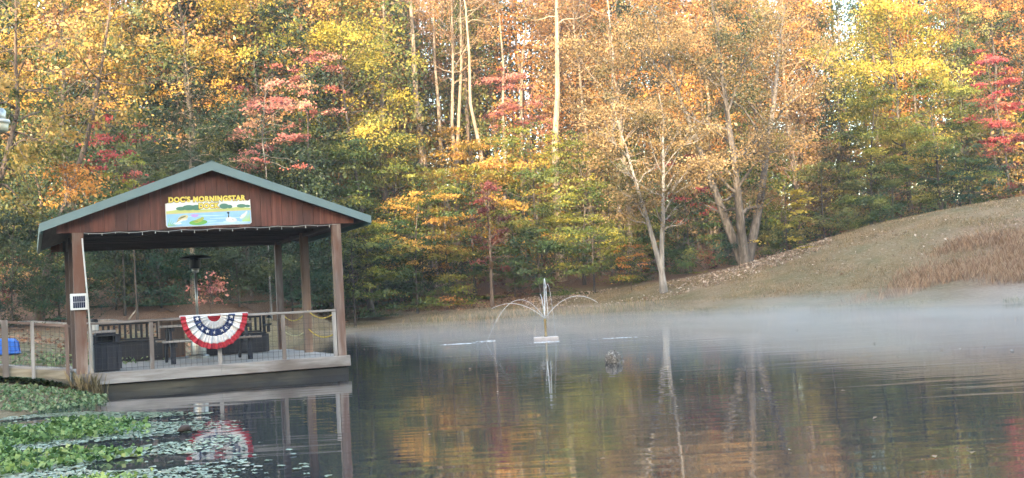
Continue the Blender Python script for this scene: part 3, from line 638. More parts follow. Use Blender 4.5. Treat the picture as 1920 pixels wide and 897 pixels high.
MB().prism([(-.12, AP-.018), (0, AP+.03), (.12, AP-.018), (.12, AP-.03), (0, AP+.016), (-.12, AP-.03)][::-1], YF-.03, YB+.03).build('ridge_cap', teal_dk, PAV)
# front railing
RZ = ZD+.90; xl, xr = -W/2+.12, W/2-.10
rp_x = [xl+.03, -1.16, .04, 1.235, xr-.03]
MB().box(xl, .0, -.09, .0, RZ-.04, RZ).build('top_rail', WOOD['greyx'], PAV); MB().box(.004, xr, -.09, .0, RZ-.04, RZ+.003).build('top_rail', WOOD['greyx'], PAV)
for x in rp_x: MB().box(x-.035, x+.035, -.075, -.03, ZD+.004, RZ-.042).build('rail_post', WOOD['greyz'], PAV)
def mesh_panel(x0, x1, z0, z1, y, name='wire_mesh', parent=None, step=.10):
    mb = MB(); r = .0045
    for x in np.arange(x0+step/2, x1, step): mb.beam((x, y, z0), (x, y, z1), r, r, (0, 1, 0))
    for z in np.arange(z0+step/2, z1, step): mb.beam((x0, y+.003, z), (x1, y+.003, z), r, r)
    return mb.build(name, wire, parent)
for i in range(4): mesh_panel(rp_x[i]+.036, rp_x[i+1]-.036, ZD+.01, RZ-.045, -.05, 'wire_mesh', PAV)
# rear railing on the left half
MB().box(-W/2+.1, W/2-.1, D-.06, D+.02, RZ-.04, RZ).build('top_rail', WOOD['greyx'], PAV)
# icicle lights along the gable bottom
sg = empty('string_lights', loc(0, -.12), YAW, 'thin string of small clear icicle lights sagging along the bottom of the gable', 'string lights')
pts = []; bulbs = []
for i in range(61):
    x = -2.25+i*4.6/60; z = 2.872+(x+2.7)*.009-.015-.02*abs(math.sin(i*.42)); pts.append((x, 0, z))
    if i % 3 == 1: bulbs.append((x, z, .02+.04*rng.random()))
wm = plain('white_wire', (.55, .55, .52), .5)
MB().tube(pts, .004, 4).build('wire', wm, sg)
for x, z, l in bulbs: MB().tube([(x, 0, z), (x, 0, z-l*.5), (x, 0, z-l)], [.003, .006, .008], 5).build('bulb', wm, sg)

# ------------------------------------------------------------------ painted sign
SG = empty('sign', loc(-.06, -.11), YAW, 'painted wooden sign with yellow lettering over a pond scene on the gable wall', 'sign')
def smat(n, c): return plain('sign_'+n, c, .45, 0, .05, 9)
def shape(name, poly, y, mt, par=SG): return MB().prism(poly[::-1] if sum((b[0]-a[0])*(b[1]+a[1]) for a, b in zip(poly, poly[1:]+poly[:1])) > 0 else poly, y-.0012, y).build(name, mt, par)
def ell(cx, cz, a, b, n=20, rot=0, a0=0, a1=2*math.pi):
    o = []
    for k in range(n):
        t_ = a0+(a1-a0)*k/n; x, z = a*math.cos(t_), b*math.sin(t_); o.append((cx+x*math.cos(rot)-z*math.sin(rot), cz+x*math.sin(rot)+z*math.cos(rot)))
    return o
S0, S1, SB, STp = -.775, .775, 2.925, 3.385
tilt = .013
panel = [(S0+.03, SB-.005), (S1-.03, SB+.022), (S1, SB+.05), (S1-.01, STp+.03), (S1-.05, STp+.0), (.60, STp+.03), (.2, STp+.045), (0, STp+.03), (-.12, STp+.02), (-.25, STp+.045), (-.36, STp+.02), (-.70, STp+.0), (-.74, STp-.02), (S0, STp-.03), (S0, SB+.03)]
MB().prism(panel[::-1], -.022, -.001).build('panel', smat('edge', (.70, .68, .62)), SG)
top = [(x*.985, z-.012 if z > 3.2 else z+.008) for x, z in panel]
shape('sky', [(S0+.012, 3.2), (S1-.012, 3.23)]+[(x*.985, z-.012) for x, z in panel if z > 3.2], -.0235, smat('sky', (.78, .80, .78)))
wat = shape('water', [(S0+.012, SB+.03), (S0+.04, SB+.006), (S1-.04, SB+.032), (S1-.012, SB+.055), (S1-.012, 3.215), (S0+.012, 3.19)], -.0235, smat('water', (.32, .56, .80)))
shape('bank', [(S0+.012, 3.17), (S1-.012, 3.215), (S1-.012, 3.25), (.5, 3.27), (.3, 3.245), (-.2, 3.235), (-.45, 3.26), (-.6, 3.235), (S0+.012, 3.215)], -.025, smat('bank', (.55, .60, .20)))
shape('sand', [(S0+.012, 3.16), (S1-.012, 3.205), (S1-.012, 3.22), (S0+.012, 3.178)], -.0264, smat('sand', (.68, .55, .30)))
for k, (cx, cz, a, b_) in enumerate([(-.5, 3.26, .09, .035), (-.36, 3.275, .12, .05), (-.22, 3.275, .10, .05), (.28, 3.29, .09, .05), (.38, 3.28, .05, .035), (.60, 3.29, .09, .035), (.71, 3.285, .05, .025)]):
    shape('painted_tree', ell(cx, cz, a, b_, 14), -.0278, smat('tree', (.10, .24, .17)))
lw = smat('light_water', (.55, .74, .88))
for cx, cz, a in ((-.05, 3.12, .35), (.3, 3.07, .3), (-.1, 3.02, .25), (.35, 2.985, .38), (.42, 2.965, .3)): shape('ripple', ell(cx, cz, a, .008, 16, .013), -.025, lw)
gr = smat('reed', (.30, .58, .16))
for k in range(7): x = S0+.03+k*.022; shape('reed', [(x, SB+.02), (x+.02, SB+.02), (x+.05+.02*k, 3.12-.03*k)], -.025-.0003*k, gr)
for k in range(6): x = S1-.03-k*.025; shape('reed', [(x-.02, SB+.07), (x+.01, SB+.07), (x-.01, 3.22-.03*k)], -.025-.0003*k, smat('reed_pale', (.48, .68, .28)))
shape('lily_pad', ell(-.20, 3.00, .165, .05, 20, .05), -.0255, smat('pad', (.17, .44, .09)))
fr = smat('frog', (.42, .47, .10)); shape('frog', ell(-.19, 3.035, .085, .035, 16, .35), -.027, fr); shape('frog', ell(-.125, 3.075, .032, .024, 12), -.0282, fr); shape('frog', ell(-.25, 3.02, .05, .02, 12), -.0282, smat('frog_leg', (.30, .38, .07)))
lo = smat('lotus', (.55, .32, .70))
for k in range(5): shape('lotus', ell(-.26+.022*(k-2), 3.125, .016, .035, 10, -.5*(k-2)), -.0262-.0002*k, lo)
shape('fish', ell(-.47, 3.09, .10, .045, 18, .35), -.0256, smat('fish', (.66, .58, .30))); shape('fish', [(-.56, 3.06), (-.60, 3.0), (-.53, 3.03)], -.0256, smat('fish_tail', (.5, .42, .2)))
shape('fish', ell(-.48, 3.10, .07, .012, 14, .35), -.0268, smat('fish_back', (.16, .17, .08))); shape('fish', ell(-.45, 3.06, .06, .02, 14, .1), -.0268, smat('fish_belly', (.80, .74, .60)))
shape('splash', ell(-.57, 2.99, .07, .02, 14), -.0256, smat('splash', (.78, .84, .88))); shape('splash', ell(-.52, 3.03, .05, .012, 14, .3), -.0262, smat('splash', (.78, .84, .88)))
gw = smat('goose_white', (.78, .76, .72)); gb = smat('goose_black', (.03, .04, .04))
shape('goose', ell(.40, 3.035, .105, .045, 18, -.1), -.0258, gw); shape('goose', ell(.36, 3.06, .05, .035, 14), -.0264, gw); shape('goose', ell(.40, 3.0, .15, .018, 18), -.0252, lw)
shape('goose', [(.34, 3.08), (.365, 3.08), (.362, 3.12), (.368, 3.165), (.352, 3.165), (.345, 3.12)], -.027, gb); shape('goose', ell(.348, 3.165, .026, .018, 12), -.0274, gb); shape('goose', [(.41, 3.05), (.44, 3.03), (.435, 3.025)], -.027, gb)
shape('egret', ell(.62, 3.10, .075, .035, 14, .6), -.0258, gw); shape('egret', ell(.67, 3.15, .05, .02, 12, .9), -.0262, gw); shape('egret', [(.55, 3.12), (.58, 3.095), (.575, 3.09)], -.027, gb)
yel = smat('yellow', (.88, .70, .13)); brn_ = smat('outline', (.16, .10, .03))
def text(s, x0, x1, zc, hgt, y, off, mt, name, rot=tilt):
    cu = bpy.data.curves.new('t', 'FONT'); cu.body = s; cu.size = 1; cu.offset = off; cu.extrude = .02; cu.space_character = 1.14
    o = bpy.data.objects.new('t', cu); sc.collection.objects.link(o); bpy.context.view_layer.update()
    me = bpy.data.meshes.new_from_object(o.evaluated_get(bpy.context.evaluated_depsgraph_get())); bpy.data.objects.remove(o)
    v = np.empty(len(me.vertices)*3); me.vertices.foreach_get('co', v); v = v.reshape(-1, 3)
    return me, v
def letters(s, x0, x1, zc, hgt):
    ref, rv = text(s, 0, 0, 0, 0, 0, .05, None, '')
    lo_, hi = rv.min(0), rv.max(0); sx = (x1-x0)/(hi[0]-lo_[0]); sz = hgt/(hi[1]-lo_[1])
    for off, mt, y, nm in ((.05, yel, -.0335, 'lettering'), (.115, brn_, -.0305, 'lettering_outline')):
        me, v = text(s, 0, 0, 0, 0, 0, off, None, '')
        X = x0+(v[:, 0]-lo_[0])*sx; Z = zc-hgt/2+(v[:, 1]-lo_[1])*sz+X*tilt; Y = y-v[:, 2]*.06
        me.vertices.foreach_set('co', np.stack([X, Y, Z], 1).ravel()); me.update(); me.name = nm; me.materials.clear(); me.materials.append(mt)
        link(bpy.data.objects.new(nm, me), SG)
letters("DOC'S MORNINGSTAR", -.715, .68, 3.435, .105); letters('DOCK', -.18, .19, 3.305, .10)

# ------------------------------------------------------------------ bunting on the rail
BT = empty('bunting', loc(-.05, -.115), YAW, 'pleated red white and blue half-round bunting with stars hung on the front rail', 'bunting')
def bsurf(rad, a):     # a: 0..pi from left to right, hanging down
    p = .034*math.sin(a*26)*min(1, rad/.3)+.016*math.sin(a*11+1)*rad
    return (-math.cos(a)*rad*.605, -.03-abs(p)*1.1+p*.5-.02*rad*rad, 1.285-math.sin(a)*rad*.63+.006*math.sin(a*26)*rad)
def band(name, r0, r1, a0, a1, mt, n=130, k=5):
    v = [bsurf(r0+(r1-r0)*j/k, a0+(a1-a0)*i/n) for i in range(n+1) for j in range(k+1)]
    f = [[i*(k+1)+j, i*(k+1)+j+1, (i+1)*(k+1)+j+1, (i+1)*(k+1)+j] for i in range(n) for j in range(k)]
    o = meshobj(name, v, f, mt, BT, True); so_ = o.modifiers.new('thick', 'SOLIDIFY'); so_.thickness = .002
cr_ = plain('red_cloth', (.42, .03, .045), .85, 0, .08); cw = plain('white_cloth', (.74, .73, .72), .85, 0, .04); cb_ = plain('blue_cloth', (.030, .055, .15), .85, 0, .1)
PI = math.pi
band('red_band', .84, 1., 0, PI, cr_); band('white_band', .62, .84, 0, PI, cw); band('blue_band', .42, .62, 0, PI, cb_); band('white_band', .20, .42, 0, PI, cw); band('red_band', .04, .20, 0, PI, cr_)
MB().box(-.615, .615, -.055, -.018, 1.262, 1.30).build('header', cw, BT)
for a in (.17, .50, .83, 1.12, 2.02, 2.31, 2.64, 2.97, 1.57):
    c = Vector(bsurf(.52, a)); poly = []
    for k in range(10): rr = .043 if k % 2 == 0 else .018; t_ = k*PI/5+PI/2; poly.append((c.x+rr*math.cos(t_), c.z+rr*math.sin(t_)))
    MB().prism(poly[::-1], c.y-.016, c.y-.012).build('star', cw, BT)

# ------------------------------------------------------------------ things on and at the dock
# solar panel on the front left post
SP = empty('solar_panel', loc(-2.37, -.10), YAW, 'small solar panel in a white frame fixed to the front left post', 'solar panel')
fz = 1.645; 
MB().box(-.145, .145, -.045, -.005, fz-.145, fz+.145).build('frame', white, SP)
cell = plain('solar_cell', (.012, .02, .06), .2)
for i in range(6):
    for j in range(2): x = -.098+i*.034; z = fz-.108+j*.108; MB().box(x, x+.028, -.049, -.046, z, z+.10, .001).build('cell', cell, SP)
# white pole leaning by the post
a, b2 = fac(154, 447, -.2), fac(174, 689, -.2)
mb = MB(); mb.tube([(a[0], -.17, a[1]), ((a[0]+b2[0])/2+.01, -.19, (a[1]+b2[1])/2), (b2[0], -.21, b2[1]-.04)], .014, 8); o = mb.build('pole', plain('pale_plastic_pipe', (.55, .54, .50), .5), None, True)
o.location = tuple(ORG); o.rotation_euler = (0, 0, YAW); tag(o, 'thin pale pole leaning against the front left post', 'pole')
# waste bin
BN = empty('waste_bin', loc(-1.93, .42, ZD), YAW+.08, 'square dark plastic waste bin with a slot in its lid beside the front left post', 'bin')
mb = MB(); mb.box(-.215, .215, -.20, .20, .012, .50)
for x in np.arange(-.18, .19, .09): mb.box(x, x+.07, -.212, -.202, .05, .46)
mb.build('body', navy, BN)
mb = MB(); mb.box(-.235, .235, -.22, .22, .504, .53); mb.box(-.225, -.15, -.21, .21, .532, .64); mb.box(.15, .225, -.21, .21, .532, .64); mb.box(-.148, .148, .05, .21, .532, .64); mb.box(-.232, .232, -.217, .217, .642, .67); mb.box(-.17, .17, -.16, .16, .672, .70)
mb.build('lid', navy, BN)
# small side table with a jar
ST_ = empty('side_table', loc(-2.02, 1.15, ZD), YAW, 'narrow pale-topped table behind the waste bin', 'table')
MB().box(-.30, .32, -.17, .17, .70, .74).build('table_top', WOOD['greyx'], ST_)
for x in (-.27, .27):
    for y in (-.14, .14): MB().box(x-.025, x+.025, y-.025, y+.025, .002, .698).build('leg', WOOD['greyz'], ST_)
JR = empty('jar', loc(-2.06, 1.15, ZD+.742), YAW, 'pale jar with a black lid on the narrow table behind the bin', 'jar')
MB().lathe([(.06, 0), (.068, .02), (.068, .14), (.055, .16)], 14).build('body', plain('pale_ceramic', (.5, .5, .47), .4), JR, True); MB().lathe([(.062, .162), (.062, .20), (.045, .22)], 14).build('lid', black, JR)
# storage benches
def bench(x, y, wd, rz, label):
    T = empty('bench', loc(x, y, ZD), YAW+rz, label, 'bench', 'dark storage benches on the dock')
    mb = MB(); mb.box(-wd/2, wd/2, -.28, .24, .012, .42)
    for q in np.arange(-wd/2+.04, wd/2-.05, .12): mb.box(q, q+.1, -.288, -.281, .03, .40)
    mb.build('storage_box', navy, T); MB().box(-wd/2+.05, wd/2-.05, -.295, .2, .424, .455).build('seat', navy, T)
    mb = MB(); mb.box(-wd/2+.07, wd/2-.07, .215, .265, .80, .87); mb.box(-wd/2+.07, wd/2-.07, .215, .265, .457, .50)
    for q in np.arange(-wd/2+.13, wd/2-.10, .115): mb.box(q, q+.05, .22, .26, .502, .798)
    mb.build('backrest', navy, T)
    for s in (-1, 1):
        MB().box(s*wd/2-.035, s*wd/2+.035, .243, .275, .012, .88).build('rear_post', navy, T)
        mb = MB(); mb.box(s*wd/2-.04, s*wd/2+.04, -.30, .24, .60, .64); mb.box(s*wd/2-.034, s*wd/2+.034, -.29, -.23, .456, .598); mb.build('armrest', navy, T)
bench(-1.20, 4.75, 1.55, 0, 'dark slat-backed storage bench behind the waste bin')
bench(1.05, 5.0, 1.62, 0, 'dark slat-backed storage bench behind the right end of the bunting')
# table in the middle
TB = empty('table', loc(.05, 1.75, ZD), YAW, 'long table with pale planks on dark legs partly hidden by the bunting', 'table')
zt, zs = .76, .46
MB().box(-.85, .92, -.02, .58, zt-.045, zt).build('table_top', WOOD['greyx'], TB)
MB().box(-.87, 1.02, -.46, -.20, zs-.04, zs).build('bench_seat', WOOD['greyx'], TB); MB().box(-.87, 1.02, .78, 1.02, zs-.04, zs).build('bench_seat', WOOD['greyx'], TB)
for x in (-.68, .80):
    mb = MB(); mb.beam((x, -.38, 0), (x, .12, zt-.05), .09, .05, (1, 0, 0)); mb.beam((x, .94, 0), (x, .44, zt-.05), .09, .05, (1, 0, 0)); mb.box(x+.03, x+.08, -.42, .98, zs-.13, zs-.045); mb.box(x+.03, x+.08, .0, .56, zt-.12, zt-.05); mb.box(x-.045, x+.045, -.37, -.28, .002, zs-.05)
    mb.build('leg_frame', navy, TB)
# brown cupboard
CB = empty('cupboard', loc(-.30, 4.7, ZD), YAW, 'plain brown wooden cupboard standing between the two storage benches', 'cupboard')
MB().box(-.26, .26, -.22, .22, .03, .84).build('body', WOOD['postz'], CB); MB().box(-.29, .29, -.25, .25, .843, .88).build('top', WOOD['darkx'], CB)
for s in (-1, 1): MB().box(min(s*.01, s*.24), max(s*.01, s*.24), -.236, -.223, .06, .81).build('door', WOOD['darkz'], CB)
# patio heater
HT = empty('patio_heater', loc(.19, 4.0, ZD), YAW, 'tall patio heater with a black dome and steel pole in the middle of the dock', 'patio heater')
MB().lathe([(.23, .0), (.23, .04), (.20, .06)], 24).build('base', steel, HT); MB().lathe([(.16, .062), (.165, .10), (.165, .52), (.14, .56), (.05, .575)], 24).build('tank_cover', steel, HT, True)
MB().lathe([(.028, .57), (.028, 1.86)], 12).build('pole', steel, HT, True); MB().lathe([(.06, 1.86), (.075, 1.88), (.08, 1.95)], 16).build('burner_neck', steel, HT, True)
MB().lathe([(.11, 1.95), (.125, 1.97), (.125, 2.14), (.10, 2.16)], 20).build('burner', black, HT); MB().lathe([(.36, 2.165), (.365, 2.175), (.30, 2.205), (.16, 2.235), (.04, 2.245)], 28).build('dome', black, HT, True)
# lantern on a hook
LN = empty('lantern', loc(2.02, D-.10, 0), YAW, 'small lantern on a curved metal hook near the rear right post', 'lantern')
MB().tube([(-.10, 0, ZD), (-.10, 0, ZD+.55), (-.08, 0, ZD+.85), (-.02, 0, ZD+.92), (.03, 0, ZD+.88)], .009, 6).build('hook', black, LN)
MB().lathe([(.05, ZD+.60), (.06, ZD+.62), (.06, ZD+.64)], 12, (.03, 0, 0)).build('base', black, LN); MB().lathe([(.045, ZD+.64), (.05, ZD+.70), (.045, ZD+.77)], 12, (.03, 0, 0)).build('glass', plain('amber_glass', (.42, .33, .20), .2), LN, True); MB().lathe([(.065, ZD+.77), (.05, ZD+.80), (.01, ZD+.86)], 12, (.03, 0, 0)).build('cap', black, LN)
# yellow ropes between the right hand posts
yr = plain('yellow_rope', (.62, .45, .06), .7); wr = plain('faded_yellow_rope', (.58, .53, .30), .7)
for (y0, y1, z, sag, mt, lb) in ((.08, D/2-.08, .90, .17, yr, 'yellow rope sagging high between the front and middle right posts'), (.08, D/2-.08, .50, .16, yr, 'yellow rope sagging low between the front and middle right posts'),
                                 (D/2+.08, D-.08, .88, .20, yr, 'yellow rope sagging high between the middle and rear right posts'), (D/2+.08, D-.08, .48, .14, wr, 'faded rope sagging low between the middle and rear right posts')):
    o = MB().tube([(W/2, y0+(y1-y0)*k/12, ZD+z-sag*4*(k/12)*(1-k/12)) for k in range(13)], .013, 6).build('rope', mt, None, True)
    o.location = tuple(ORG); o.rotation_euler = (0, 0, YAW); tag(o, lb, 'rope', 'ropes between the right posts')
# walkway with its fence, rising to the bank on the left
WK = empty('walkway', loc(-2.5, 0), YAW, 'timber walkway with a wire mesh fence leading left from the dock', 'walkway')
def wz(x, z): return z-x*.13
def sbox(mb, x0, x1, y0, y1, z0, z1):   # a board that climbs with the walkway
    v = [(x, y, wz(x, z)) for x in (x0, x1) for y in (y0, y1) for z in (z0, z1)]
    return mb.add(v, [[0, 1, 3, 2], [4, 6, 7, 5], [0, 4, 5, 1], [2, 3, 7, 6], [0, 2, 6, 4], [1, 5, 7, 3]])
sbox(MB(), -2.6, -.06, .0, .05, .28, .42).build('fascia_board', WOOD['tanx'], WK)
mb = MB()
for x in np.arange(-2.6, -.1, .145): sbox(mb, x, x+.138, .055, 1.5, .40, .435)
mb.build('deck', WOOD['greyy'], WK)
sbox(MB(), -2.6, -1.05, .0, .09, 1.205, 1.245).build('top_rail', WOOD['greyx'], WK); sbox(MB(), -1.045, -.03, .0, .09, 1.20, 1.24).build('top_rail', WOOD['postx'], WK)
sbox(MB(), -2.6, -.03, .0, .045, .425, .465).build('bottom_rail', WOOD['greyx'], WK)
for x, wd, mt in ((-1.09, .05, 'greyz'), (-.65, .03, 'greyz'), (-.09, .03, 'postz'), (-2.2, .05, 'greyz')):
    MB().box(x-wd, x+wd, -.045, -.003, wz(x, .26), wz(x, 1.25)).build('fence_post', WOOD[mt], WK)
for x0, x1 in ((-1.05, -.68), (-.62, -.12), (-2.14, -1.13)):
    mb = MB(); r = .0045
    for x in np.arange(x0+.04, x1, .075): mb.beam((x, .02, wz(x, .46)), (x, .02, wz(x, 1.2)), r, r, (0, 1, 0))
    for z in np.arange(.5, 1.19, .075): mb.beam((x0, .023, wz(x0, z)), (x1, .023, wz(x1, z)), r, r)
    mb.build('wire_mesh', wire, WK)
# blue plastic tub on the bank
px_ = P(8, 640, 27.5); gz0 = TZ1(px_[0], 27.5)
TBx = empty('tub', (px_[0]-.15, 27.5, gz0), .3, 'bright blue upturned plastic tub on the bank behind the walkway fence', 'tub')
bl = plain('blue_plastic', (.02, .16, .62), .35)
mb = MB()
for k in range(16):
    a = 2*PI*k/16; 
mb.lathe([(.50, .0), (.50, .05), (.46, .06), (.43, .30), (.38, .36), (.2, .38)], 28); mb.build('shell', bl, TBx, True)
mb = MB()
for k in range(14): a = 2*PI*k/14; mb.beam((.475*math.cos(a), .475*math.sin(a), .06), (.435*math.cos(a), .435*math.sin(a), .30), .04, .03, (math.cos(a), math.sin(a), 0))
mb.build('rib', bl, TBx)
# yard lamp at the left edge, on a pole beyond the frame
lp = P(-3, 228, 14.)
LP = empty('yard_lamp', (lp[0]-.75, 14., TZ1(lp[0]-.75, 14.)), 0, 'grey metal yard lamp with a cream lens at the left edge above the walkway', 'lamp'); hz = lp[2]-TZ1(lp[0]-.75, 14.)
MB().tube([(0, 0, -.3), (0, 0, hz+.3)], [.08, .06], 12).build('pole', WOOD['postz'], LP, True); MB().tube([(.0, 0, hz+.15), (.45, 0, hz+.24), (.75, 0, hz+.16)], .022, 8).build('arm', steel, LP, True)
MB().lathe([(.085, .02), (.09, .03), (.09, .125), (.06, .16)], 20, (.75, 0, hz)).build('housing', steel, LP, True); MB().lathe([(.12, -.025), (.135, -.015), (.13, .016), (.10, .022)], 24, (.75, 0, hz)).build('rim', white, LP, True)
MB().lathe([(.08, -.13), (.105, -.12), (.115, -.03)], 24, (.75, 0, hz)).build('lens', plain('cream_lens', (.62, .56, .40), .3), LP, True)

# ------------------------------------------------------------------ fountain
fx = PZ(1024, 637); FN = empty('fountain', (fx[0], fx[1], 0), 0, 'floating fountain with a pale float and a brass nozzle pipe throwing thin jets', 'fountain')
mb = MB(); mb.box(-.36, .36, -.28, .28, -.04, .085, .02); mb.build('float', plain('pale_pinkish_foam', (.55, .47, .43), .7), FN)
mb = MB(); mb.lathe([(.05, .087), (.05, .12), (.032, .14), (.030, .32), (.036, .34), (.034, .52), (.045, .56), (.04, .60), (.02, .62)], 12); mb.build('nozzle_pipe', plain('tarnished_brass', (.30, .22, .10), .45, .6), FN, True)
jm, t, b = newmat('water_jet'); b.inputs['Base Color'].default_value = (.85, .87, .9, 1); b.inputs['Roughness'].default_value = .5; b.inputs['Alpha'].default_value = .75
def jet(dx, dy, hgt, land, r=.007, t1=1.0):
    pts = []; n = 22
    for k in range(n+1):
        u = k/n*t1; z = .62+hgt*(1-(2*u-1)**2)-.62*u*u*(land); pts.append((dx*u, dy*u, max(z, .0)))
    MB().tube(pts, [r*(1.0-.35*k/n) for k in range(n+1)], 6).build('water_jet', jm, FN, True)
jet(-1.75, -.6, .72, 1); jet(-2.6, .5, .62, 1, .0075, .6); jet(2.3, -1.3, .74, 1, .008, .66); jet(.10, .0, 1.18, .0, .012); jet(.30, .25, 1.15, 1, .006); jet(-.20, .9, .75, .2, .010, .5)
fm, t, b = newmat('splash_foam'); b.inputs['Base Color'].default_value = (.80, .82, .85, 1); b.inputs['Roughness'].default_value = .6
def splash(x, y, a, b_, n=34):
    rs = np.random.default_rng(int(abs(x*100)+9)); V = []; Fq = []
    mb = MB()
    for k in range(n):
        q = rs.normal(size=2)*np.array([a, b_])*.45; s = .008+.022*rs.random(); h = .003+.012*rs.random()*max(0, 1-abs(q[0])/a)
        mb.add([(q[0]-s*2.2, q[1], .001), (q[0], q[1]-s, .001), (q[0]+s*2.2, q[1], .001), (q[0], q[1]+s, .001), (q[0], q[1], h)], [[0, 1, 4], [1, 2, 4], [2, 3, 4], [3, 0, 4]])
    o = mb.build('splash', fm, FN); o.location = (x-fx[0], y-fx[1], 0)
for q_, a in (((865, 645), .85), ((915, 640), .45), ((1160, 634), .85), ((1020, 642), .5)): p = PZ(*q_); splash(p[0], p[1], a, .22)
# rock in the pond
rk = PZ(1150, 681); u_ = np.linspace(0, PI, 14); w_ = np.linspace(0, 2*PI, 21)[:-1]; rs = np.random.default_rng(4)
v = []
for a in u_:
    for b0 in w_:
        n0 = 1+.06*math.sin(3*b0+2*a)+.05*math.sin(5*b0-4*a+1)+.035*rs.normal(); v.append((.155*math.sin(a)*math.cos(b0)*n0, .16*math.sin(a)*math.sin(b0)*n0, .07+.155*math.cos(a)*n0))
f = [[i*20+j, i*20+(j+1) % 20, (i+1)*20+(j+1) % 20, (i+1)*20+j] for i in range(13) for j in range(20)]
m, t, b = newmat('mottled_rock'); n0 = noise(t, 22, 6, coord(t), .75); t.links.new(ramp(t, n0, [(.03, .025, .02), (.16, .13, .10), (.50, .44, .38)], [.38, .52, .64]), b.inputs['Base Color']); b.inputs['Roughness'].default_value = .8; bump(t, b, n0, .8, .04)
o = meshobj('rock', v, f, m, None, False); o.location = (rk[0], rk[1], 0); tag(o, 'small mottled brown rock standing out of the water right of the fountain', 'rock')
# a dark piece of wood among the lily pads
dw = PZ(349, 812); o = MB().tube([(-.09, 0, .01), (-.04, .01, .05), (.02, 0, .055), (.06, .02, .02)], [.02, .045, .04, .015], 8).build('driftwood', WOOD['darkx'], None, True); o.location = tuple(dw); tag(o, 'small dark chunk of driftwood floating at the edge of the lily pads', 'driftwood')
# fallen trunks on the bank behind the dock
def log(p0, p1, Y, r, label, fork=None):
    a, b2 = P(*p0, Y), P(*p1, Y); a[2] = TZ1(a[0], Y)+.12; b2[2] = TZ1(b2[0], Y)+.25
    mb = MB(); mid = (a+b2)/2+np.array([0, .3, .05]); mb.tube([a, mid, b2], [r, r*.8, r*.45], 8)
    if fork: mb.tube([mid*.3+b2*.7, b2+np.array([.2, 0, .55])], [r*.4, r*.2], 6)
    tag(mb.build('fallen_branch', BARK['pale'], None, True), label, 'branch')
log((165, 604), (248, 596), 43, .10, 'pale fallen branch lying on the bank behind the waste bin', True)
log((-20, 605), (130, 604), 41, .11, 'long pale fallen branch lying behind the walkway fence')

# ------------------------------------------------------------------ low plants and litter
def poly_pts(poly, n, rs, dens=None):
    poly = np.array(poly)[:, :2]; lo_, hi = poly.min(0), poly.max(0); out = []
    while len(out) < n:
        q = lo_+rs.random((4000, 2))*(hi-lo_); ins = np.zeros(len(q), bool); j = len(poly)-1
        for i in range(len(poly)):
            xi, yi = poly[i]; xj, yj = poly[j]
            c_ = ((yi > q[:, 1]) != (yj > q[:, 1])) & (q[:, 0] < (xj-xi)*(q[:, 1]-yi)/(yj-yi+1e-12)+xi); ins ^= c_; j = i
        q = q[ins]
        if dens is not None: q = q[rs.random(len(q)) < dens(q[:, 0], q[:, 1])]
        out += list(q)
    return np.array(out[:n])
rs = np.random.default_rng(21)
def vnoise(x, y, s, sd=0): return .5+.25*(np.sin(x*s+1.7*np.sin(y*s*.8+sd))+np.sin(y*s*1.3+1.3*np.sin(x*s*.7+2+sd)))
# floating pads
area = [PZ(*q) for q in [(-120, 806), (-20, 786), (150, 774), (400, 775), (470, 800), (640, 897), (640, 950), (-200, 950)]]
edge = np.array([PZ(370, 770)[:2], PZ(420, 815)[:2], PZ(330, 850)[:2], PZ(450, 897)[:2]])
def dl(x, y):
    ed = np.interp(-y, -np.array([17.5, 15., 12.5, 11., 9.3, 8.]), [-5.5, -4.2, -3.4, -3.1, -2.5, -2.1]); return np.clip(.9-(x-ed+.5)*.9, .0, 1)*(vnoise(x, y, 2.2) > .36)+.02*(x < ed+1.0)
q = poly_pts(area, 8000, rs, dl); n = len(q); rr = .016+.026*rs.random(n); a0 = rs.random(n)*6.28; K7 = 9
ang = a0[:, None]+np.linspace(.25, 6.03, K7)[None]
V = np.concatenate([np.stack([q[:, 0], q[:, 1], .008+rs.random(n)*.012], 1)[:, None], np.stack([q[:, :1]+rr[:, None]*np.cos(ang), q[:, 1:]+rr[:, None]*np.sin(ang), .008+.012*rs.random((n, K7))], -1)], 1)
I = np.arange(n)[:, None]*(K7+1); Q = np.stack([np.concatenate([I*0+I, I+k, I+k+1], 1) for k in range(1, K7)], 1).reshape(-1, 3)
padm, t, b = newmat('lily_pad'); at = t.nodes.new('ShaderNodeAttribute'); at.attribute_name = 'tint'
t.links.new(ramp(t, at.outputs['Fac'], [(.08, .115, .05), (.20, .26, .14), (.36, .40, .28), (.26, .17, .11)], [0, .45, .9, 1]), b.inputs['Base Color']); b.inputs['Roughness'].default_value = .32; b.inputs['Specular IOR Level'].default_value = .9
tag(meshobj('lily_pads', V.reshape(-1, 3), Q, padm, None, False, {'tint': ('FACE', np.repeat(rs.random(n), K7-1))}), 'round floating lily pads spread over the near left corner of the pond', None, None, 'stuff')
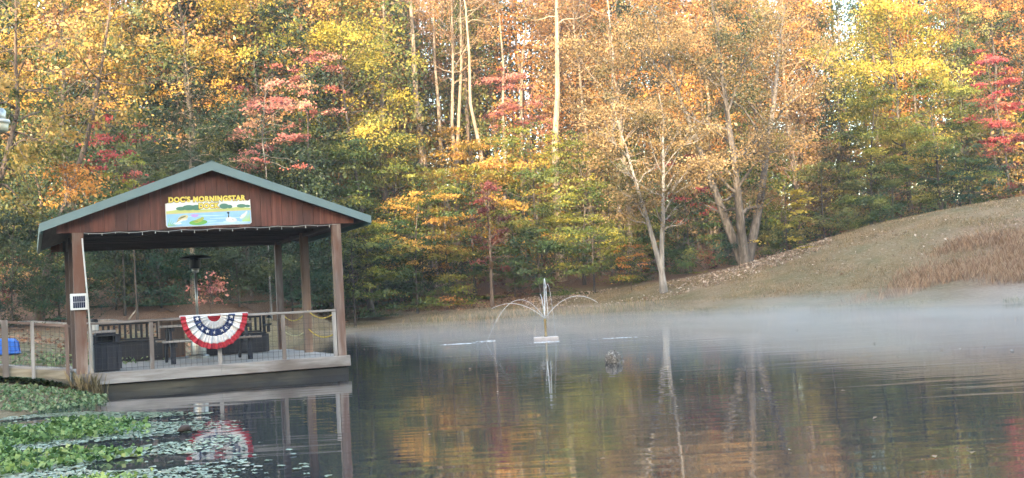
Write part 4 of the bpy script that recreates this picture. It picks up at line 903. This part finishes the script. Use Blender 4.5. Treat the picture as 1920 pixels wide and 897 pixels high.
# standing leaves of the water plants
def dl2(x, y):
    ed = np.interp(-y, -np.array([17.5, 15., 12.5, 11., 9.3, 8.]), [-6.6, -5.2, -4.5, -4.0, -3.4, -3.0]); return np.clip(.95-(x-ed+.35)*1.1, 0, 1)*(vnoise(x, y, 1.9, 1) > .38)
area2 = [PZ(*q) for q in [(-120, 826), (-20, 806), (150, 792), (400, 795), (470, 812), (640, 897), (640, 950), (-200, 950)]]; q = poly_pts(area2, 6800, rs, dl2); n = len(q); c = np.c_[q, .025+.07*rs.random(n)**1.3*np.clip(1-(q[:, 0]+5.5)*.3, .3, 1.2)]
V, Q = leaves_np(c, 0.034+.045*rs.random(n), 1.1, rs, .95)
tag(meshobj('water_plants', V, Q, leafmat('water_plant_leaf', [(.022, .06, .02), (.09, .17, .045), (.20, .31, .095), (.32, .40, .17)], .2), None, False, {'tint': ('FACE', rs.random(n))}), 'leafy green water plants crowding the near left corner of the pond', None, None, 'stuff')
# ground cover on the near left bank and behind the fence
bank = [PZ(*p_, .3) for p_ in [(-120, 700), (60, 705), (205, 712), (190, 722), (60, 738), (-120, 748)]]; q = poly_pts(bank, 4600, rs, lambda x, y: vnoise(x, y, 1.6, 3) > .22); n = len(q)
V, Q = leaves_np(np.c_[q, np.maximum(TZ(q[:, 0], q[:, 1]), 0)+.015+.05*rs.random(n)], .07, 1.0, rs, .7)
q2 = np.stack([-9.3+rs.normal(size=900)*.8, 25.5+rs.normal(size=900)*1.3], 1); V2, Q2 = leaves_np(np.c_[q2, TZ(q2[:, 0], q2[:, 1])+.05+.2*rs.random(900)], .10, .8, rs, .6)
V, Q = merge([(V, Q), (V2, Q2)])
tag(meshobj('ground_plants', V, Q, leafmat('ground_plant_leaf', [(.05, .09, .04), (.12, .20, .085), (.23, .32, .15), (.34, .36, .20)], .2), None, False, {'tint': ('FACE', rs.random(n+900))}), 'low green ground plants on the bank below the walkway', None, None, 'stuff')
# grasses
def grass(name, label, q, h, cols, lean=.35, wd=.012):
    n = len(q); hh = h*(.5+.8*rs.random(n)); z = np.maximum(TZ(q[:, 0], q[:, 1]), 0); a = rs.random(n)*6.28; l = lean*hh*rs.random(n); w2 = wd*(.6+.8*rs.random(n))
    b0 = np.c_[q, z-.02]; sd = np.stack([np.cos(a+1.57), np.sin(a+1.57), a*0], 1)*w2[:, None]; ld = np.stack([np.cos(a)*l, np.sin(a)*l, a*0], 1)
    V = np.stack([b0-sd, b0+sd, b0+ld*.45+sd*.8+np.c_[a*0, a*0, hh*.65], b0+ld+np.c_[a*0, a*0, hh]], 1); V2 = V.copy()
    tag(meshobj(name, V.reshape(-1, 3), np.arange(4*n).reshape(n, 4), leafmat(name+'_blade', cols, .2), None, False, {'tint': ('FACE', rs.random(n))}), label, None, None, 'stuff')
q = poly_pts([P(*p_)[:2] for p_ in [(1560, 566, 51), (1680, 500, 58), (1790, 440, 61), (1920, 425, 60), (2150, 400, 60), (2150, 545, 50), (1920, 548, 50), (1760, 556, 52)]], 26000, rs, lambda x, y: np.clip(vnoise(x, y, .8)*1.3-.15, 0, 1)*np.clip((x-14-(y-48)*.45)/7., .04, 1))
grass('tall_grass', 'tall dry reddish brown grass on the slope at the right edge', q, .40, [(.14, .085, .05), (.27, .165, .10), (.36, .235, .15), (.42, .32, .22)], .6, .008)
q = poly_pts([P(*p_)[:2] for p_ in [(960, 565, 69), (1244, 530, 69), (1400, 496, 70), (1600, 434, 72), (1920, 372, 73), (2100, 345, 74), (2100, 500, 56), (1700, 560, 54), (1300, 575, 60), (960, 594, 64), (660, 606, 69), (575, 600, 58), (575, 578, 66), (700, 572, 75)]], 50000, rs, lambda x, y: np.clip(vnoise(x, y, .6)*1.3, .1, 1))
grass('lawn_grass', 'short tufted grass over the mown slope', q, .09, [(.15, .13, .06), (.23, .175, .095), (.30, .215, .13), (.36, .27, .175)], .9, .022)
sh = np.array([PZ(*p_)[:2] for p_ in SHORE]); k = rs.random(9000)*(len(sh)-1); i0 = k.astype(int); fr = (k-i0)[:, None]; q = sh[i0]*(1-fr)+sh[i0+1]*fr; q = q*(1.0+.012*np.abs(rs.normal(size=9000)))[:, None]; q = q[vnoise(q[:, 0], q[:, 1], .9) > .3]
grass('shore_grass', 'short green and tan grass fringing the far waterline', q, .18, [(.12, .13, .06), (.21, .19, .09), (.32, .25, .14), (.38, .31, .20)], .7, .012)
q = np.concatenate([np.array(P(915, 588, 63)[:2])+rs.normal(size=(1500, 2))*np.array([1.5, .6]), np.array(P(1140, 582, 62)[:2])+rs.normal(size=(700, 2))*np.array([1.1, .5])])
grass('grass_tuft', 'tufts of tan and green grass at the far waterline behind the fountain', q, .45, [(.08, .10, .03), (.20, .19, .06), (.40, .26, .12), (.45, .33, .18)], .5, .016)
q = np.array(loc(-2.3, -.2)[:2])+rs.normal(size=(220, 2))*np.array([.13, .08])
grass('dry_weeds', 'dry straw coloured weeds around the foot of the front left post', q, .34, [(.08, .075, .03), (.22, .17, .09), (.42, .33, .19)], .5, .005)
# fallen leaves
def litter(name, label, q, s, cols):
    n = len(q); z = TZ(q[:, 0], q[:, 1]); V, Q = leaves_np(np.c_[q, z+.03+.03*rs.random(n)], s, 1.6, rs, .7); tag(meshobj(name, V, Q, leafmat(name+'_brown', cols, .1), None, False, {'tint': ('FACE', rs.random(n))}), label, None, None, 'stuff')
q1 = poly_pts([P(*p_)[:2] for p_ in [(980, 556, 71), (1100, 545, 70), (1244, 530, 69), (1400, 497, 69.5), (1560, 455, 71), (1560, 470, 67), (1400, 520, 64), (1244, 560, 63), (1100, 572, 64), (980, 572, 66)]], 3600, rs, lambda x, y: np.clip(vnoise(x, y, .5)*1.4-.2, 0, 1))
q3 = poly_pts([P(*p_)[:2] for p_ in [(1250, 540, 66), (1920, 380, 73), (1920, 440, 62), (1500, 560, 58)]], 350, rs)
litter('fallen_leaves', 'pale curled fallen leaves scattered over the grassy slope', np.concatenate([q1, q3]), .15, [(.20, .13, .09), (.42, .31, .23), (.60, .50, .42)])
q4 = poly_pts([P(*p_)[:2] for p_ in [(560, 574, 62), (700, 568, 75), (1000, 545, 75), (1000, 560, 68), (700, 590, 70), (560, 588, 56)]], 4200, rs)
q5 = poly_pts([(-16, 27), (-9, 27), (-9, 46), (-18, 44)], 1500, rs)
litter('leaf_litter', 'rust brown leaf litter under the edge of the wood', np.concatenate([q4, q5]), .13, [(.09, .045, .03), (.24, .12, .07), (.40, .24, .15)])
q = np.array([PZ(*p_)[:2] for p_ in [(1752, 859), (1640, 645), (1705, 652), (1800, 655), (1870, 660), (1255, 672), (1215, 675), (870, 660), (985, 662), (1075, 655), (760, 640), (690, 655)]]); q = np.concatenate([q, q+rs.normal(size=q.shape)*.25, np.stack([-2+16*rs.random(60), 9+24*rs.random(60)**1.4], 1)])
V, Q = leaves_np(np.c_[q, np.full(len(q), .012)], .06, 6., rs, .8); tag(meshobj('floating_leaves', V, Q, leafmat('pale_floating_leaf', [(.20, .12, .06), (.36, .26, .16), (.6, .55, .48)], .1), None, False, {'tint': ('FACE', rs.random(len(q)))}), 'a few pale leaves floating on the open water', None, None, 'stuff')
